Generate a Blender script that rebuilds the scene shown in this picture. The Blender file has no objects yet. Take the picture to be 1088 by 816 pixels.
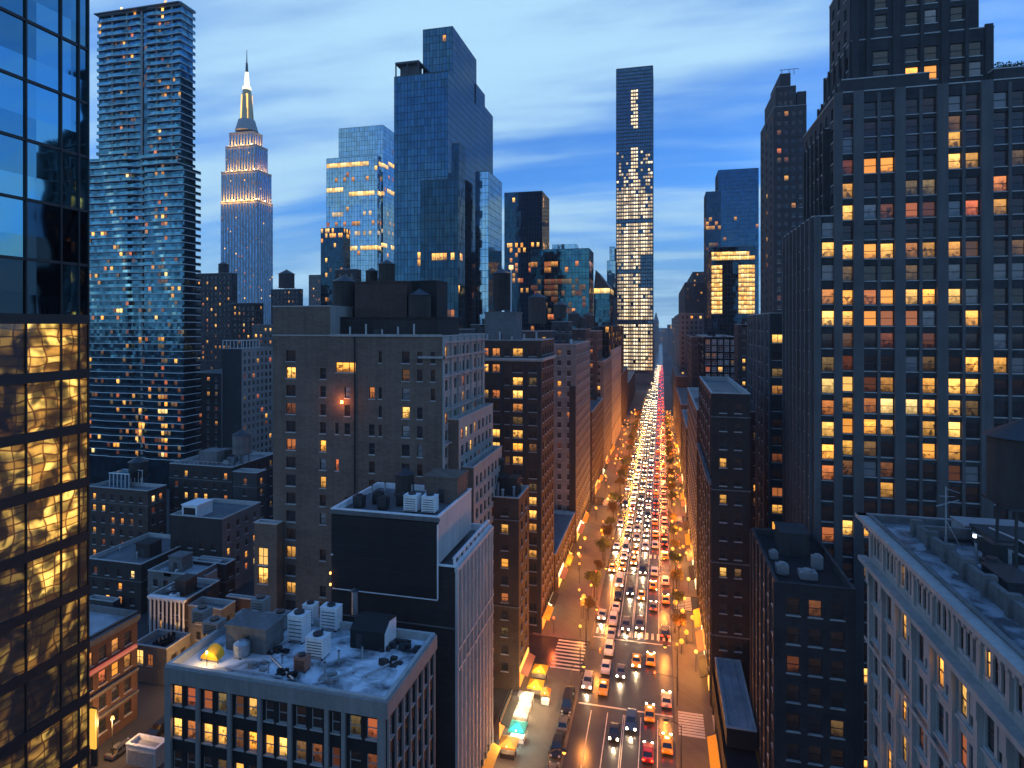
import bpy, math, random
from mathutils import Vector
random.seed(7)
C = bpy.context.scene
COL = C.collection
R_ = math.radians
# ------------------------------------------------------------------ camera, sky, sun, exposure
CAM_H, FOC, YAW = 74.0, 646.0, R_(13.83)      # metres above the road, focal length in photo pixels (1088 wide), turn to the left
CY, SY = math.cos(YAW), math.sin(YAW)
cam = bpy.data.cameras.new('camera'); co = bpy.data.objects.new('camera', cam); COL.objects.link(co)
co.location = (0, 0, CAM_H); co.rotation_euler = (R_(90), 0, YAW)
cam.sensor_width = 36; cam.lens = 36*FOC/1088; cam.shift_y = -63/1088
cam.clip_start = 0.5; cam.clip_end = 30000
C.camera = co
SUN_EL, SUN_AZ = R_(7), R_(-115)              # after-sunset glow, low and to the left of the avenue
w = bpy.data.worlds.new('World'); C.world = w; w.use_nodes = True
nt = w.node_tree; N = nt.nodes; Lk = nt.links
N.clear()
def nd(t, **kw):
    n = N.new(t)
    for k, v in kw.items(): setattr(n, k, v)
    return n
out = nd('ShaderNodeOutputWorld'); bg = nd('ShaderNodeBackground'); sky = nd('ShaderNodeTexSky')
sky.sky_type = 'NISHITA'; sky.sun_disc = False; sky.sun_elevation = SUN_EL; sky.sun_rotation = SUN_AZ
sky.altitude = 50; sky.air_density = 1.0; sky.dust_density = 0.3; sky.ozone_density = 3.0
tint = nd('ShaderNodeMix', data_type='RGBA', blend_type='MULTIPLY'); tint.inputs[0].default_value = 1
Lk.new(sky.outputs[0], tint.inputs[6]); tint.inputs[7].default_value = (0.74, 1.32, 2.3, 1)
tc = nd('ShaderNodeTexCoord'); sp = nd('ShaderNodeSeparateXYZ'); Lk.new(tc.outputs['Generated'], sp.inputs[0])
za = nd('ShaderNodeMath', operation='MAXIMUM'); Lk.new(sp.outputs[2], za.inputs[0]); za.inputs[1].default_value = 0
zb = nd('ShaderNodeMath', operation='ADD'); Lk.new(za.outputs[0], zb.inputs[0]); zb.inputs[1].default_value = 0.16
dx = nd('ShaderNodeMath', operation='DIVIDE'); Lk.new(sp.outputs[0], dx.inputs[0]); Lk.new(zb.outputs[0], dx.inputs[1])
dy = nd('ShaderNodeMath', operation='DIVIDE'); Lk.new(sp.outputs[1], dy.inputs[0]); Lk.new(zb.outputs[0], dy.inputs[1])
cb = nd('ShaderNodeCombineXYZ'); Lk.new(dx.outputs[0], cb.inputs[0]); Lk.new(dy.outputs[0], cb.inputs[1])
mp = nd('ShaderNodeMapping'); Lk.new(cb.outputs[0], mp.inputs[0])
mp.inputs['Rotation'].default_value = (0, 0, R_(-9.8)); mp.inputs['Scale'].default_value = (0.396, 1.10, 1); mp.inputs['Location'].default_value = (-7.707, -10.145, -4.186)
n1 = nd('ShaderNodeTexNoise'); Lk.new(mp.outputs[0], n1.inputs[0]); n1.inputs['Scale'].default_value = 1.25
n1.inputs['Detail'].default_value = 6; n1.inputs['Roughness'].default_value = 0.52; n1.inputs['Distortion'].default_value = 0.35
mp2 = nd('ShaderNodeMapping'); Lk.new(cb.outputs[0], mp2.inputs[0]); mp2.inputs['Rotation'].default_value = (0, 0, R_(-12)); mp2.inputs['Scale'].default_value = (0.55, 4.2, 1); mp2.inputs['Location'].default_value = (2.3, 1.7, 0)
n2 = nd('ShaderNodeTexNoise'); Lk.new(mp2.outputs[0], n2.inputs[0]); n2.inputs['Scale'].default_value = 1.1; n2.inputs['Detail'].default_value = 4; n2.inputs['Distortion'].default_value = 0.25
sm = nd('ShaderNodeMath', operation='MULTIPLY_ADD'); Lk.new(n2.outputs[0], sm.inputs[0]); sm.inputs[1].default_value = 0.30; sb_ = nd('ShaderNodeMath', operation='SUBTRACT'); Lk.new(n1.outputs[0], sb_.inputs[0]); sb_.inputs[1].default_value = 0.15; Lk.new(sb_.outputs[0], sm.inputs[2])
rp = nd('ShaderNodeValToRGB'); Lk.new(sm.outputs[0], rp.inputs[0])
rp.color_ramp.elements[0].position = 0.37; rp.color_ramp.elements[1].position = 0.65; rp.color_ramp.interpolation = 'EASE'
cm = nd('ShaderNodeMix', data_type='RGBA'); Lk.new(rp.outputs[0], cm.inputs[0])
hzr = nd('ShaderNodeMapRange'); hzr.clamp = True; Lk.new(sp.outputs[2], hzr.inputs[0]); hzr.inputs[1].default_value = 0.0; hzr.inputs[2].default_value = 0.20; hzr.inputs[3].default_value = 0.9; hzr.inputs[4].default_value = 0.0
hm_ = nd('ShaderNodeMix', data_type='RGBA'); Lk.new(hzr.outputs[0], hm_.inputs[0]); Lk.new(tint.outputs[2], hm_.inputs[6]); hm_.inputs[7].default_value = (1.2, 2.45, 4.7, 1)
Lk.new(hm_.outputs[2], cm.inputs[6])
CLOUD = (2.9, 4.7, 6.2, 1)
cm.inputs[7].default_value = CLOUD
zen = nd('ShaderNodeMapRange'); zen.clamp = True; zen.interpolation_type = 'SMOOTHSTEP'; Lk.new(sp.outputs[2], zen.inputs[0]); zen.inputs[1].default_value = 0.42; zen.inputs[2].default_value = 0.80
zm = nd('ShaderNodeMix', data_type='RGBA'); Lk.new(zen.outputs[0], zm.inputs[0]); Lk.new(cm.outputs[2], zm.inputs[6]); zm.inputs[7].default_value = (0.42, 1.45, 4.0, 1)  # deep blue overhead at dusk
Lk.new(zm.outputs[2], bg.inputs[0]); SKY_STRENGTH = 0.15
bg.inputs[1].default_value = SKY_STRENGTH; Lk.new(bg.outputs[0], out.inputs[0])
sl = bpy.data.lights.new('sun', 'SUN'); so = bpy.data.objects.new('sun', sl); COL.objects.link(so)
sl.energy = 0.05; sl.angle = R_(12); sl.color = (1.0, 0.86, 0.72)
so.rotation_euler = Vector((-math.sin(SUN_AZ)*math.cos(SUN_EL), -math.cos(SUN_AZ)*math.cos(SUN_EL), -math.sin(SUN_EL))).to_track_quat('-Z', 'Y').to_euler()
C.view_settings.view_transform = 'Standard'; C.view_settings.look = 'None'
C.view_settings.exposure = 0.2; C.view_settings.gamma = 1.0; C.view_settings.use_curve_mapping = False

# ------------------------------------------------------------------ measuring helpers (photo measurements turned into metres)
def fx(px, Y):                                 # metres to the side of the camera, on the plane Y ahead
    t = (px-544)/FOC
    return Y*(t*CY-SY)/(CY+t*SY)
def dep(X, Y): return -X*SY+Y*CY
def zp(py, X, Y): return CAM_H-(py-345)*dep(X, Y)/FOC
def yx(px, X):                                 # metres ahead, on the plane X to the side
    t = (px-544)/FOC
    return X*(CY+t*SY)/(t*CY-SY)
def pxy(p):
    d = dep(p[0], p[1])
    if d < 1: return (-9999, -9999, d)
    return (544+FOC*(p[0]*CY+p[1]*SY)/d, 345-FOC*(p[2]-CAM_H)/d, d)

# ------------------------------------------------------------------ mesh helpers
class MB:
    def __init__(s): s.v = []; s.f = []; s.m = []; s.uv = []
    def face(s, pts, m=0, uv=None):
        b = len(s.v); s.v += [tuple(p) for p in pts]; s.f.append(tuple(range(b, b+len(pts)))); s.m.append(m)
        s.uv += uv if uv else [(0, 0)]*len(pts)
    def box(s, x0, x1, y0, y1, z0, z1, m=0, skip=''):
        if x0 > x1: x0, x1 = x1, x0
        if y0 > y1: y0, y1 = y1, y0
        A = [(x0,y0,z0),(x1,y0,z0),(x1,y1,z0),(x0,y1,z0),(x0,y0,z1),(x1,y0,z1),(x1,y1,z1),(x0,y1,z1)]
        for k, q in (('f',(0,1,5,4)),('r',(1,2,6,5)),('k',(2,3,7,6)),('l',(3,0,4,7)),('t',(4,5,6,7)),('b',(3,2,1,0))):
            if k not in skip: s.face([A[i] for i in q], m)
    def prism(s, prof, a0, a1, axis='x', m=0):  # closed profile extruded along an axis; profile in the two other axes
        def P(a, p): return (a, p[0], p[1]) if axis == 'x' else (p[0], a, p[1]) if axis == 'y' else (p[0], p[1], a)
        n = len(prof)
        for i in range(n):
            j = (i+1) % n
            s.face([P(a0, prof[i]), P(a0, prof[j]), P(a1, prof[j]), P(a1, prof[i])], m)
        s.face([P(a0, p) for p in prof][::-1], m); s.face([P(a1, p) for p in prof], m)
    def cyl(s, x, y, z0, z1, r0, r1=None, n=16, m=0, cap=True):
        r1 = r0 if r1 is None else r1
        A = [(x+r0*math.cos(2*math.pi*i/n), y+r0*math.sin(2*math.pi*i/n), z0) for i in range(n)]
        B = [(x+r1*math.cos(2*math.pi*i/n), y+r1*math.sin(2*math.pi*i/n), z1) for i in range(n)]
        for i in range(n):
            j = (i+1) % n
            if r1 > 1e-4: s.face([A[i], A[j], B[j], B[i]], m)
            else: s.face([A[i], A[j], B[i]], m)
        if cap:
            if r1 > 1e-4: s.face(B, m)
            s.face(A[::-1], m)
    def tube(s, p0, p1, r, n=6, m=0, r1=None):
        p0, p1 = Vector(p0), Vector(p1); d = (p1-p0)
        if d.length < 1e-5: return
        d.normalize(); a = d.orthogonal().normalized(); b = d.cross(a); r1 = r if r1 is None else r1
        A = [p0+(a*math.cos(2*math.pi*i/n)+b*math.sin(2*math.pi*i/n))*r for i in range(n)]
        B = [p1+(a*math.cos(2*math.pi*i/n)+b*math.sin(2*math.pi*i/n))*r1 for i in range(n)]
        for i in range(n):
            j = (i+1) % n; s.face([A[i], A[j], B[j], B[i]], m)
        s.face(B, m); s.face(A[::-1], m)
    def mesh(s, name, mats, org=(0,0,0), smooth=False):
        me = bpy.data.meshes.new(name)
        me.from_pydata([(p[0]-org[0], p[1]-org[1], p[2]-org[2]) for p in s.v], [], s.f)
        for m in (mats if isinstance(mats, (list, tuple)) else [mats]): me.materials.append(m)
        me.polygons.foreach_set('material_index', s.m)
        ul = me.uv_layers.new(name='UVMap'); ul.data.foreach_set('uv', [c for p in s.uv for c in p])
        if smooth: me.polygons.foreach_set('use_smooth', [True]*len(s.f))
        me.update(); return me
    def build(s, name, mats, parent=None, smooth=False):
        org = parent.get('_o', (0,0,0)) if parent is not None else (0,0,0)
        o = bpy.data.objects.new(name, s.mesh(name, mats, org, smooth)); COL.objects.link(o)
        if parent is not None: o.parent = parent
        return o
def tag(o, label=None, cat=None, group=None, kind=None):
    if label: o['label'] = label
    if cat: o['category'] = cat
    if group: o['group'] = group
    if kind: o['kind'] = kind
    return o
def thing(name, label, cat, loc=(0,0,0), group=None):
    o = bpy.data.objects.new(name, None); COL.objects.link(o); o.location = loc; o['_o'] = tuple(loc); o.empty_display_size = 0.5
    return tag(o, label, cat, group)
def part(name, me, parent, loc=(0,0,0), rz=0):  # an object that shares mesh data; loc in world metres
    o = bpy.data.objects.new(name, me); COL.objects.link(o); o.parent = parent
    q = parent.get('_o', (0,0,0)); o.location = (loc[0]-q[0], loc[1]-q[1], loc[2]-q[2]); o.rotation_euler = (0,0,rz)
    return o
def copy_tree(o, parent=None):
    c = o.copy(); COL.objects.link(c); c.parent = parent
    for ch in list(o.children): copy_tree(ch, c)
    return c

# ------------------------------------------------------------------ materials
def newmat(name):
    m = bpy.data.materials.new(name); m.use_nodes = True
    return m, m.node_tree.nodes, m.node_tree.links, m.node_tree.nodes['Principled BSDF']
def wall_mat(name, col, rough=0.85, amt=0.35, scale=0.35, streak=0.25, bands=0.0, fine=3.0, spec=0.3, course=False):
    """stone, brick or metal skin: broad mottling, fine grain, rain streaks"""
    m, n, l, b = newmat(name)
    g = n.new('ShaderNodeNewGeometry')
    a = n.new('ShaderNodeTexNoise'); a.inputs['Scale'].default_value = scale; a.inputs['Detail'].default_value = 6
    l.new(g.outputs['Position'], a.inputs[0])
    mp = n.new('ShaderNodeMapping'); mp.inputs['Scale'].default_value = (1.6, 1.6, 0.06); l.new(g.outputs['Position'], mp.inputs[0])
    s = n.new('ShaderNodeTexNoise'); s.inputs['Scale'].default_value = 1.0; s.inputs['Detail'].default_value = 4; l.new(mp.outputs[0], s.inputs[0])
    f = n.new('ShaderNodeTexNoise'); f.inputs['Scale'].default_value = fine; f.inputs['Detail'].default_value = 3; l.new(g.outputs['Position'], f.inputs[0])
    def madd(x, k, y):
        q = n.new('ShaderNodeMath'); q.operation = 'MULTIPLY_ADD'; l.new(x, q.inputs[0]); q.inputs[1].default_value = k
        if isinstance(y, float): q.inputs[2].default_value = y
        else: l.new(y, q.inputs[2])
        return q.outputs[0]
    v = madd(a.outputs[0], 2*amt, 1-amt-streak-0.25*amt)
    v = madd(s.outputs[0], 2*streak, v); v = madd(f.outputs[0], 0.9*amt, v); v = madd(v, 1.0, -0.2*amt)
    if course:                                  # courses and patched areas of the masonry
        sx0 = n.new('ShaderNodeSeparateXYZ'); l.new(g.outputs['Position'], sx0.inputs[0]); ad = n.new('ShaderNodeMath'); l.new(sx0.outputs[0], ad.inputs[0]); l.new(sx0.outputs[1], ad.inputs[1])
        cv = n.new('ShaderNodeCombineXYZ'); l.new(ad.outputs[0], cv.inputs[0]); l.new(sx0.outputs[2], cv.inputs[1])
        for (bw_, rh, k_) in ((.9, .32, .26), (4.5, 1.7, .16)):
            br = n.new('ShaderNodeTexBrick'); l.new(cv.outputs[0], br.inputs[0]); br.inputs['Scale'].default_value = 1; br.inputs['Brick Width'].default_value = bw_; br.inputs['Row Height'].default_value = rh; br.inputs['Mortar Size'].default_value = .02 if bw_ < 1 else 0.0
            br.inputs['Color1'].default_value = (1,1,1,1); br.inputs['Color2'].default_value = (0,0,0,1); br.inputs['Mortar'].default_value = (.15,.15,.15,1); br.offset_frequency = 2; br.squash = .7; br.squash_frequency = 3
            v = madd(br.outputs[0], k_, v); v = madd(v, 1.0, -k_*.5)
    if bands:
        sx = n.new('ShaderNodeSeparateXYZ'); l.new(g.outputs['Position'], sx.inputs[0])
        fr = n.new('ShaderNodeMath'); fr.operation = 'PINGPONG'; l.new(sx.outputs[2], fr.inputs[0]); fr.inputs[1].default_value = 0.3
        v = madd(fr.outputs[0], bands/0.3, v)
    mx = n.new('ShaderNodeVectorMath'); mx.operation = 'SCALE'; mx.inputs[0].default_value = col[:3]; l.new(v, mx.inputs['Scale'])
    l.new(mx.outputs[0], b.inputs['Base Color'])
    b.inputs['Roughness'].default_value = rough; b.inputs['Specular IOR Level'].default_value = spec
    return m
def flat_mat(name, col, rough=0.6, metal=0.0, spec=0.5):
    m, n, l, b = newmat(name)
    g = n.new('ShaderNodeNewGeometry'); a = n.new('ShaderNodeTexNoise'); a.inputs['Scale'].default_value = 2.2; a.inputs['Detail'].default_value = 5
    l.new(g.outputs['Position'], a.inputs[0])
    q = n.new('ShaderNodeMapRange'); q.inputs[3].default_value = 0.7; q.inputs[4].default_value = 1.3; l.new(a.outputs[0], q.inputs[0])
    mx = n.new('ShaderNodeVectorMath'); mx.operation = 'SCALE'; mx.inputs[0].default_value = col[:3]; l.new(q.outputs[0], mx.inputs['Scale'])
    l.new(mx.outputs[0], b.inputs['Base Color'])
    b.inputs['Roughness'].default_value = rough; b.inputs['Metallic'].default_value = metal; b.inputs['Specular IOR Level'].default_value = spec
    return m
def emit_mat(name, col, strength, sample=True):
    m, n, l, b = newmat(name)
    b.inputs['Base Color'].default_value = (0.02, 0.02, 0.02, 1); b.inputs['Emission Color'].default_value = (*col, 1)
    b.inputs['Emission Strength'].default_value = strength
    if not sample: m.cycles.emission_sampling = 'NONE'
    return m
def glass_mat(name, col, rough=0.07, cell=(1.5, 1.5, 3.6), tilt=0.035, vary=0.35, metal=1.0):
    """coated curtain-wall glass: every pane sits a little out of true, so reflections break up pane by pane"""
    m, n, l, b = newmat(name)
    g = n.new('ShaderNodeNewGeometry')
    dv = n.new('ShaderNodeVectorMath'); dv.operation = 'DIVIDE'; l.new(g.outputs['Position'], dv.inputs[0]); dv.inputs[1].default_value = cell
    fl = n.new('ShaderNodeVectorMath'); fl.operation = 'FLOOR'; l.new(dv.outputs[0], fl.inputs[0])
    wn = n.new('ShaderNodeTexWhiteNoise'); l.new(fl.outputs[0], wn.inputs[0])
    sb = n.new('ShaderNodeVectorMath'); sb.operation = 'SUBTRACT'; l.new(wn.outputs[1], sb.inputs[0]); sb.inputs[1].default_value = (.5,.5,.5)
    sc = n.new('ShaderNodeVectorMath'); sc.operation = 'SCALE'; sc.inputs['Scale'].default_value = tilt; l.new(sb.outputs[0], sc.inputs[0])
    wv = n.new('ShaderNodeTexNoise'); wv.inputs['Scale'].default_value = 0.35; wv.inputs['Detail'].default_value = 1; l.new(g.outputs['Position'], wv.inputs[0])
    s2 = n.new('ShaderNodeVectorMath'); s2.operation = 'SUBTRACT'; l.new(wv.outputs[1], s2.inputs[0]); s2.inputs[1].default_value = (.5,.5,.5)
    s3 = n.new('ShaderNodeVectorMath'); s3.operation = 'SCALE'; s3.inputs['Scale'].default_value = tilt*1.2; l.new(s2.outputs[0], s3.inputs[0])
    ad = n.new('ShaderNodeVectorMath'); l.new(g.outputs['Normal'], ad.inputs[0]); l.new(sc.outputs[0], ad.inputs[1])
    a2 = n.new('ShaderNodeVectorMath'); l.new(ad.outputs[0], a2.inputs[0]); l.new(s3.outputs[0], a2.inputs[1])
    nm = n.new('ShaderNodeVectorMath'); nm.operation = 'NORMALIZE'; l.new(a2.outputs[0], nm.inputs[0]); l.new(nm.outputs[0], b.inputs['Normal'])
    q = n.new('ShaderNodeMapRange'); q.inputs[3].default_value = 1-vary; q.inputs[4].default_value = 1+vary; l.new(wn.outputs[0], q.inputs[0])
    mx = n.new('ShaderNodeVectorMath'); mx.operation = 'SCALE'; mx.inputs[0].default_value = col[:3]; l.new(q.outputs[0], mx.inputs['Scale'])
    l.new(mx.outputs[0], b.inputs['Base Color'])
    b.inputs['Roughness'].default_value = rough; b.inputs['Metallic'].default_value = metal
    return m
def lit_mat(name, ca, cb, strength, base=0.02, blind=0.4, room=1.0):
    """a lit room behind a pane: brighter towards the ceiling, shapes of furniture and people, drawn blinds on some"""
    m, n, l, b = newmat(name)
    def M(op, a, c=None, d=None):
        q = n.new('ShaderNodeMath'); q.operation = op
        for i, x in enumerate((a, c, d)):
            if x is None: continue
            if isinstance(x, (int, float)): q.inputs[i].default_value = x
            else: l.new(x, q.inputs[i])
        return q.outputs[0]
    uv = n.new('ShaderNodeUVMap'); sx = n.new('ShaderNodeSeparateXYZ'); l.new(uv.outputs[0], sx.inputs[0])
    oi = n.new('ShaderNodeObjectInfo')
    k = M('FLOOR', sx.outputs[0]); u = M('FRACT', sx.outputs[0]); v = sx.outputs[1]
    seed = M('ADD', M('MULTIPLY', k, 7.31), M('MULTIPLY', oi.outputs['Random'], 91.7))
    wn = n.new('ShaderNodeTexWhiteNoise'); wn.noise_dimensions = '1D'; l.new(seed, wn.inputs['W'])
    w2 = n.new('ShaderNodeTexWhiteNoise'); w2.noise_dimensions = '1D'; l.new(M('ADD', seed, 3.7), w2.inputs['W'])
    cv = n.new('ShaderNodeCombineXYZ'); l.new(u, cv.inputs[0]); l.new(v, cv.inputs[1]); l.new(seed, cv.inputs[2])
    no = n.new('ShaderNodeTexNoise'); no.inputs['Scale'].default_value = 3.4; no.inputs['Detail'].default_value = 3; l.new(cv.outputs[0], no.inputs[0])
    vo = n.new('ShaderNodeTexVoronoi'); vo.inputs['Scale'].default_value = 4.0; l.new(cv.outputs[0], vo.inputs[0])
    sv = n.new('ShaderNodeSeparateXYZ'); l.new(vo.outputs['Color'], sv.inputs[0])
    # room: ceiling bright, floor dim, blocks of furniture low down
    g1 = M('MULTIPLY_ADD', v, 0.75, 0.35)
    low = M('LESS_THAN', v, M('MULTIPLY_ADD', sv.outputs[0], 0.75, 0.05))
    shp = M('SUBTRACT', 1.0, M('MULTIPLY', low, M('MULTIPLY', sv.outputs[1], 0.85*room)))
    nz = M('MULTIPLY_ADD', no.outputs[0], 1.3, 0.35)
    rm = M('MULTIPLY', M('MULTIPLY', g1, shp), nz)
    # blind: even glow down to a level of its own
    bl = M('GREATER_THAN', v, M('MULTIPLY_ADD', w2.outputs[0], 1.6, -0.25))
    on = M('LESS_THAN', wn.outputs[0], blind)
    bb = M('MULTIPLY', bl, on)
    val = M('ADD', M('MULTIPLY', bb, 0.72), M('MULTIPLY', M('SUBTRACT', 1.0, bb), rm))
    val = M('MULTIPLY', val, M('MULTIPLY_ADD', w2.outputs[0], 0.7, 0.6))
    mc = n.new('ShaderNodeMix'); mc.data_type = 'RGBA'; l.new(wn.outputs[0], mc.inputs[0]); mc.inputs[6].default_value = (*ca, 1); mc.inputs[7].default_value = (*cb, 1)
    l.new(mc.outputs[2], b.inputs['Emission Color']); l.new(M('MULTIPLY', val, strength), b.inputs['Emission Strength'])
    b.inputs['Base Color'].default_value = (base, base*1.05, base*1.15, 1); b.inputs['Roughness'].default_value = 0.06
    m.cycles.emission_sampling = 'NONE'
    return m
OR, YE, PA, RD = (1.0, 0.30, 0.05), (1.0, 0.50, 0.09), (1.0, 0.68, 0.26), (0.9, 0.20, 0.07)
WIN = {
 'd': lit_mat('dark_pane', (0.25, 0.35, 0.6), (0.9, 0.45, 0.2), 0.012, 0.025, 0.3),
 'm': lit_mat('dim_pane', RD, PA, 0.16, 0.02, 0.5),
 'o': lit_mat('orange_pane', RD, YE, 0.75, 0.02, 0.3),
 'y': lit_mat('yellow_pane', (1.0, .34, .035), (1.0, .54, .13), 1.75, 0.02, 0.4, 1.0),
 'w': lit_mat('pale_pane', YE, PA, 2.0, 0.02, 0.55, 0.6),
 'x': lit_mat('white_pane', (1.0, 0.70, 0.34), (1.0, 0.84, 0.58), 2.1, 0.02, 1.0, 0.2),
 'v': lit_mat('soft_white_pane', (1.0, 0.66, 0.30), (1.0, 0.80, 0.52), 0.85, 0.02, 1.0, 0.2),
 'b': lit_mat('blue_blind_pane', (0.25, 0.45, 0.8), (0.4, 0.55, 0.8), 0.07, 0.12, 0.8),
}
WK = list(WIN)
M = {
 'frame': flat_mat('window_frame_dark', (0.03, 0.032, 0.035), 0.5),
 'frame_pale': flat_mat('window_frame_pale', (0.35, 0.35, 0.34), 0.6),
 'roof': wall_mat('roof_tar', (0.13, 0.135, 0.14), 0.6, 0.6, 0.25, 0.0),
 'roof_pale': wall_mat('roof_silver_coat', (0.30, 0.32, 0.34), 0.6, 0.7, 0.3, 0.0),
 'coping': wall_mat('coping_stone', (0.40, 0.40, 0.39), 0.8, 0.3, 0.6, 0.1),
 'brick_tan': wall_mat('brick_tan', (0.145, 0.108, 0.086), 0.9, 0.3, 0.12, 0.25, 0.0, course=True),
 'brick_brown': wall_mat('brick_brown', (0.070, 0.050, 0.041), 0.9, 0.3, 0.2, 0.25, 0.0, course=True),
 'brick_dark': wall_mat('brick_dark', (0.036, 0.032, 0.031), 0.9, 0.35, 0.2, 0.25, 0.0, course=True),
 'brick_red': wall_mat('brick_red', (0.10, 0.055, 0.042), 0.9, 0.3, 0.2, 0.2, 0.0, course=True),
 'stone': wall_mat('limestone', (0.33, 0.325, 0.31), 0.85, 0.25, 0.25, 0.28),
 'stone_grey': wall_mat('grey_stone', (0.14, 0.14, 0.14), 0.85, 0.3, 0.25, 0.3, course=True),
 'stone_dark': wall_mat('dark_stone', (0.044, 0.045, 0.048), 0.85, 0.3, 0.3, 0.28, course=True),
 'white_brick': wall_mat('white_brick', (0.52, 0.51, 0.49), 0.8, 0.25, 0.3, 0.25),
 'concrete': wall_mat('concrete_grey', (0.26, 0.255, 0.25), 0.85, 0.3, 0.3, 0.3),
 'black': wall_mat('black_paint', (0.018, 0.019, 0.021), 0.75, 0.4, 0.4, 0.2),
 'steel': flat_mat('galvanised_steel', (0.42, 0.44, 0.46), 0.45, 0.6),
 'dark_steel': flat_mat('dark_steel', (0.05, 0.052, 0.056), 0.5, 0.4),
 'wood': wall_mat('weathered_wood', (0.05, 0.044, 0.04), 0.9, 0.3, 1.0, 0.4),
 'white_paint': wall_mat('white_paint', (0.74, 0.75, 0.76), 0.55, 0.2, 0.8, 0.18),
 'yellow': flat_mat('yellow_canvas', (0.75, 0.42, 0.02), 0.7),
 'terracotta': flat_mat('terracotta', (0.36, 0.15, 0.10), 0.8),
 'mullion': flat_mat('dark_mullion', (0.02, 0.023, 0.027), 0.45, 0.3),
 'mullion_grey': flat_mat('grey_mullion', (0.16, 0.18, 0.20), 0.45, 0.5),
}
G = {
 'blue': glass_mat('glass_blue', (0.042, 0.105, 0.165), 0.07, (1.9,1.9,3.9), 0.025, 0.22),
 'teal': glass_mat('glass_teal', (0.04, 0.13, 0.17), 0.07, (2.4,2.4,4), 0.025, 0.25),
 'deep': glass_mat('glass_deep', (0.022, 0.055, 0.085), 0.07, (2,2,4), 0.025, 0.25),
 'pale': glass_mat('glass_pale', (0.27, 0.40, 0.48), 0.07, (2.4,2.4,4.2), 0.025, 0.2),
 'black': glass_mat('glass_black', (0.008, 0.014, 0.022), 0.05, (2.5, 2.5, 4), 0.03),
}
# ------------------------------------------------------------------ facades with real window openings
ROT = {'F': 0.0, 'R': R_(90), 'L': R_(-90)}
class Face:
    def __init__(s, k, X0, X1, Y0, Y1):
        s.k = k; s.X0, s.X1, s.Y0, s.Y1 = X0, X1, Y0, Y1
        s.W = X1-X0 if k == 'F' else Y1-Y0
    def P(s, u, w, z):
        if s.k == 'F': return (s.X0+u, s.Y0+w, z)
        if s.k == 'R': return (s.X1-w, s.Y0+u, z)
        return (s.X0+w, s.Y1-u, z)
    def U(s, p):                                # along-the-face coordinate of a world point
        return p[0]-s.X0 if s.k == 'F' else p[1]-s.Y0 if s.k == 'R' else s.Y1-p[1]
    def Upx(s, px):                             # the same for a photo column
        return fx(px, s.Y0)-s.X0 if s.k == 'F' else yx(px, s.X1)-s.Y0 if s.k == 'R' else s.Y1-yx(px, s.X0)
    def box(s, mb, u0, u1, w0, w1, z0, z1, m=0, skip=''):
        a, b = s.P(u0, w0, z0), s.P(u1, w1, z1); mb.box(a[0], b[0], a[1], b[1], z0, z1, m, skip)
def holed_wall(mb, F, u0, u1, z0, z1, holes, deep=0.3, m=0):
    zs = sorted({z0, z1, *[h[2] for h in holes], *[h[3] for h in holes]}); zs = [z for z in zs if z0-1e-6 <= z <= z1+1e-6]
    for a, b in zip(zs, zs[1:]):
        if b-a < 1e-5: continue
        c = (a+b)/2; cut = sorted((h[0], h[1]) for h in holes if h[2] < c < h[3]); u = u0
        for p, q in cut+[(u1, u1)]:
            if p > u+1e-5: mb.face([F.P(u,0,a), F.P(p,0,a), F.P(p,0,b), F.P(u,0,b)], m)
            u = max(u, q)
    for p, q, a, b in holes:
        A = [F.P(p,0,a), F.P(q,0,a), F.P(q,0,b), F.P(p,0,b)]; B = [F.P(p,deep,a), F.P(q,deep,a), F.P(q,deep,b), F.P(p,deep,b)]
        for i in range(4):
            j = (i+1) % 4; mb.face([A[i], B[i], B[j], A[j]][::-1], m)
def grid(W, z0, z1, n=None, ww=1.3, wh=1.8, fh=3.6, sill=1.0, margin=0.8, pairs=False, gap=0.5, top=1.2, skip=None, sp=None):
    """a regular grid of openings: n bays, windows single or in pairs"""
    H = []; n = n or max(1, round((W-2*margin)/sp)); bw = (W-2*margin)/n; nf = int((z1-top-z0)/fh+1e-6)
    for f in range(nf):
        z = z1-top-(f+1)*fh+sill
        for i in range(n):
            c = margin+bw*(i+0.5)
            cs = [c-(ww+gap)/2, c+(ww+gap)/2] if pairs else [c]
            for x in cs:
                if skip and skip(f, i): continue
                if x-ww/2 > 0.2 and x+ww/2 < W-0.2: H.append((x-ww/2, x+ww/2, z, z+wh))
    return H
def pxgrid(f, cols, rows, wh, skip=0.0, seed=1):
    """openings measured on the photo: columns (photo x, width in m) and rows (photo y of the centres, read at the face's middle)"""
    r = random.Random(seed); H = []
    ym = f.P(f.W/2, 0, 0)
    for py in rows:
        z = zp(py, ym[0], ym[1])
        for c in cols:
            u = f.Upx(c[0])
            if r.random() < (c[2] if len(c) > 2 else skip): continue
            H.append((u-c[1]/2, u+c[1]/2, z-wh/2, z+wh/2))
    return H
_wm = {}
SILL = M['coping']
def win_mesh(ww, wh, st, style, frame, deep=.3):
    k = random.randrange(4); ww, wh = round(ww, 2), round(wh, 2); key = (ww, wh, st, style, frame.name, k, deep)
    if key in _wm: return _wm[key]
    b = MB(); pane_into(b, lambda u, w, z: (u, w, z), -ww/2, ww/2, 0, wh, st, style, 1, 0, k, deep, 2)
    _wm[key] = b.mesh('window', [frame, WIN[st], SILL]); return _wm[key]
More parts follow.
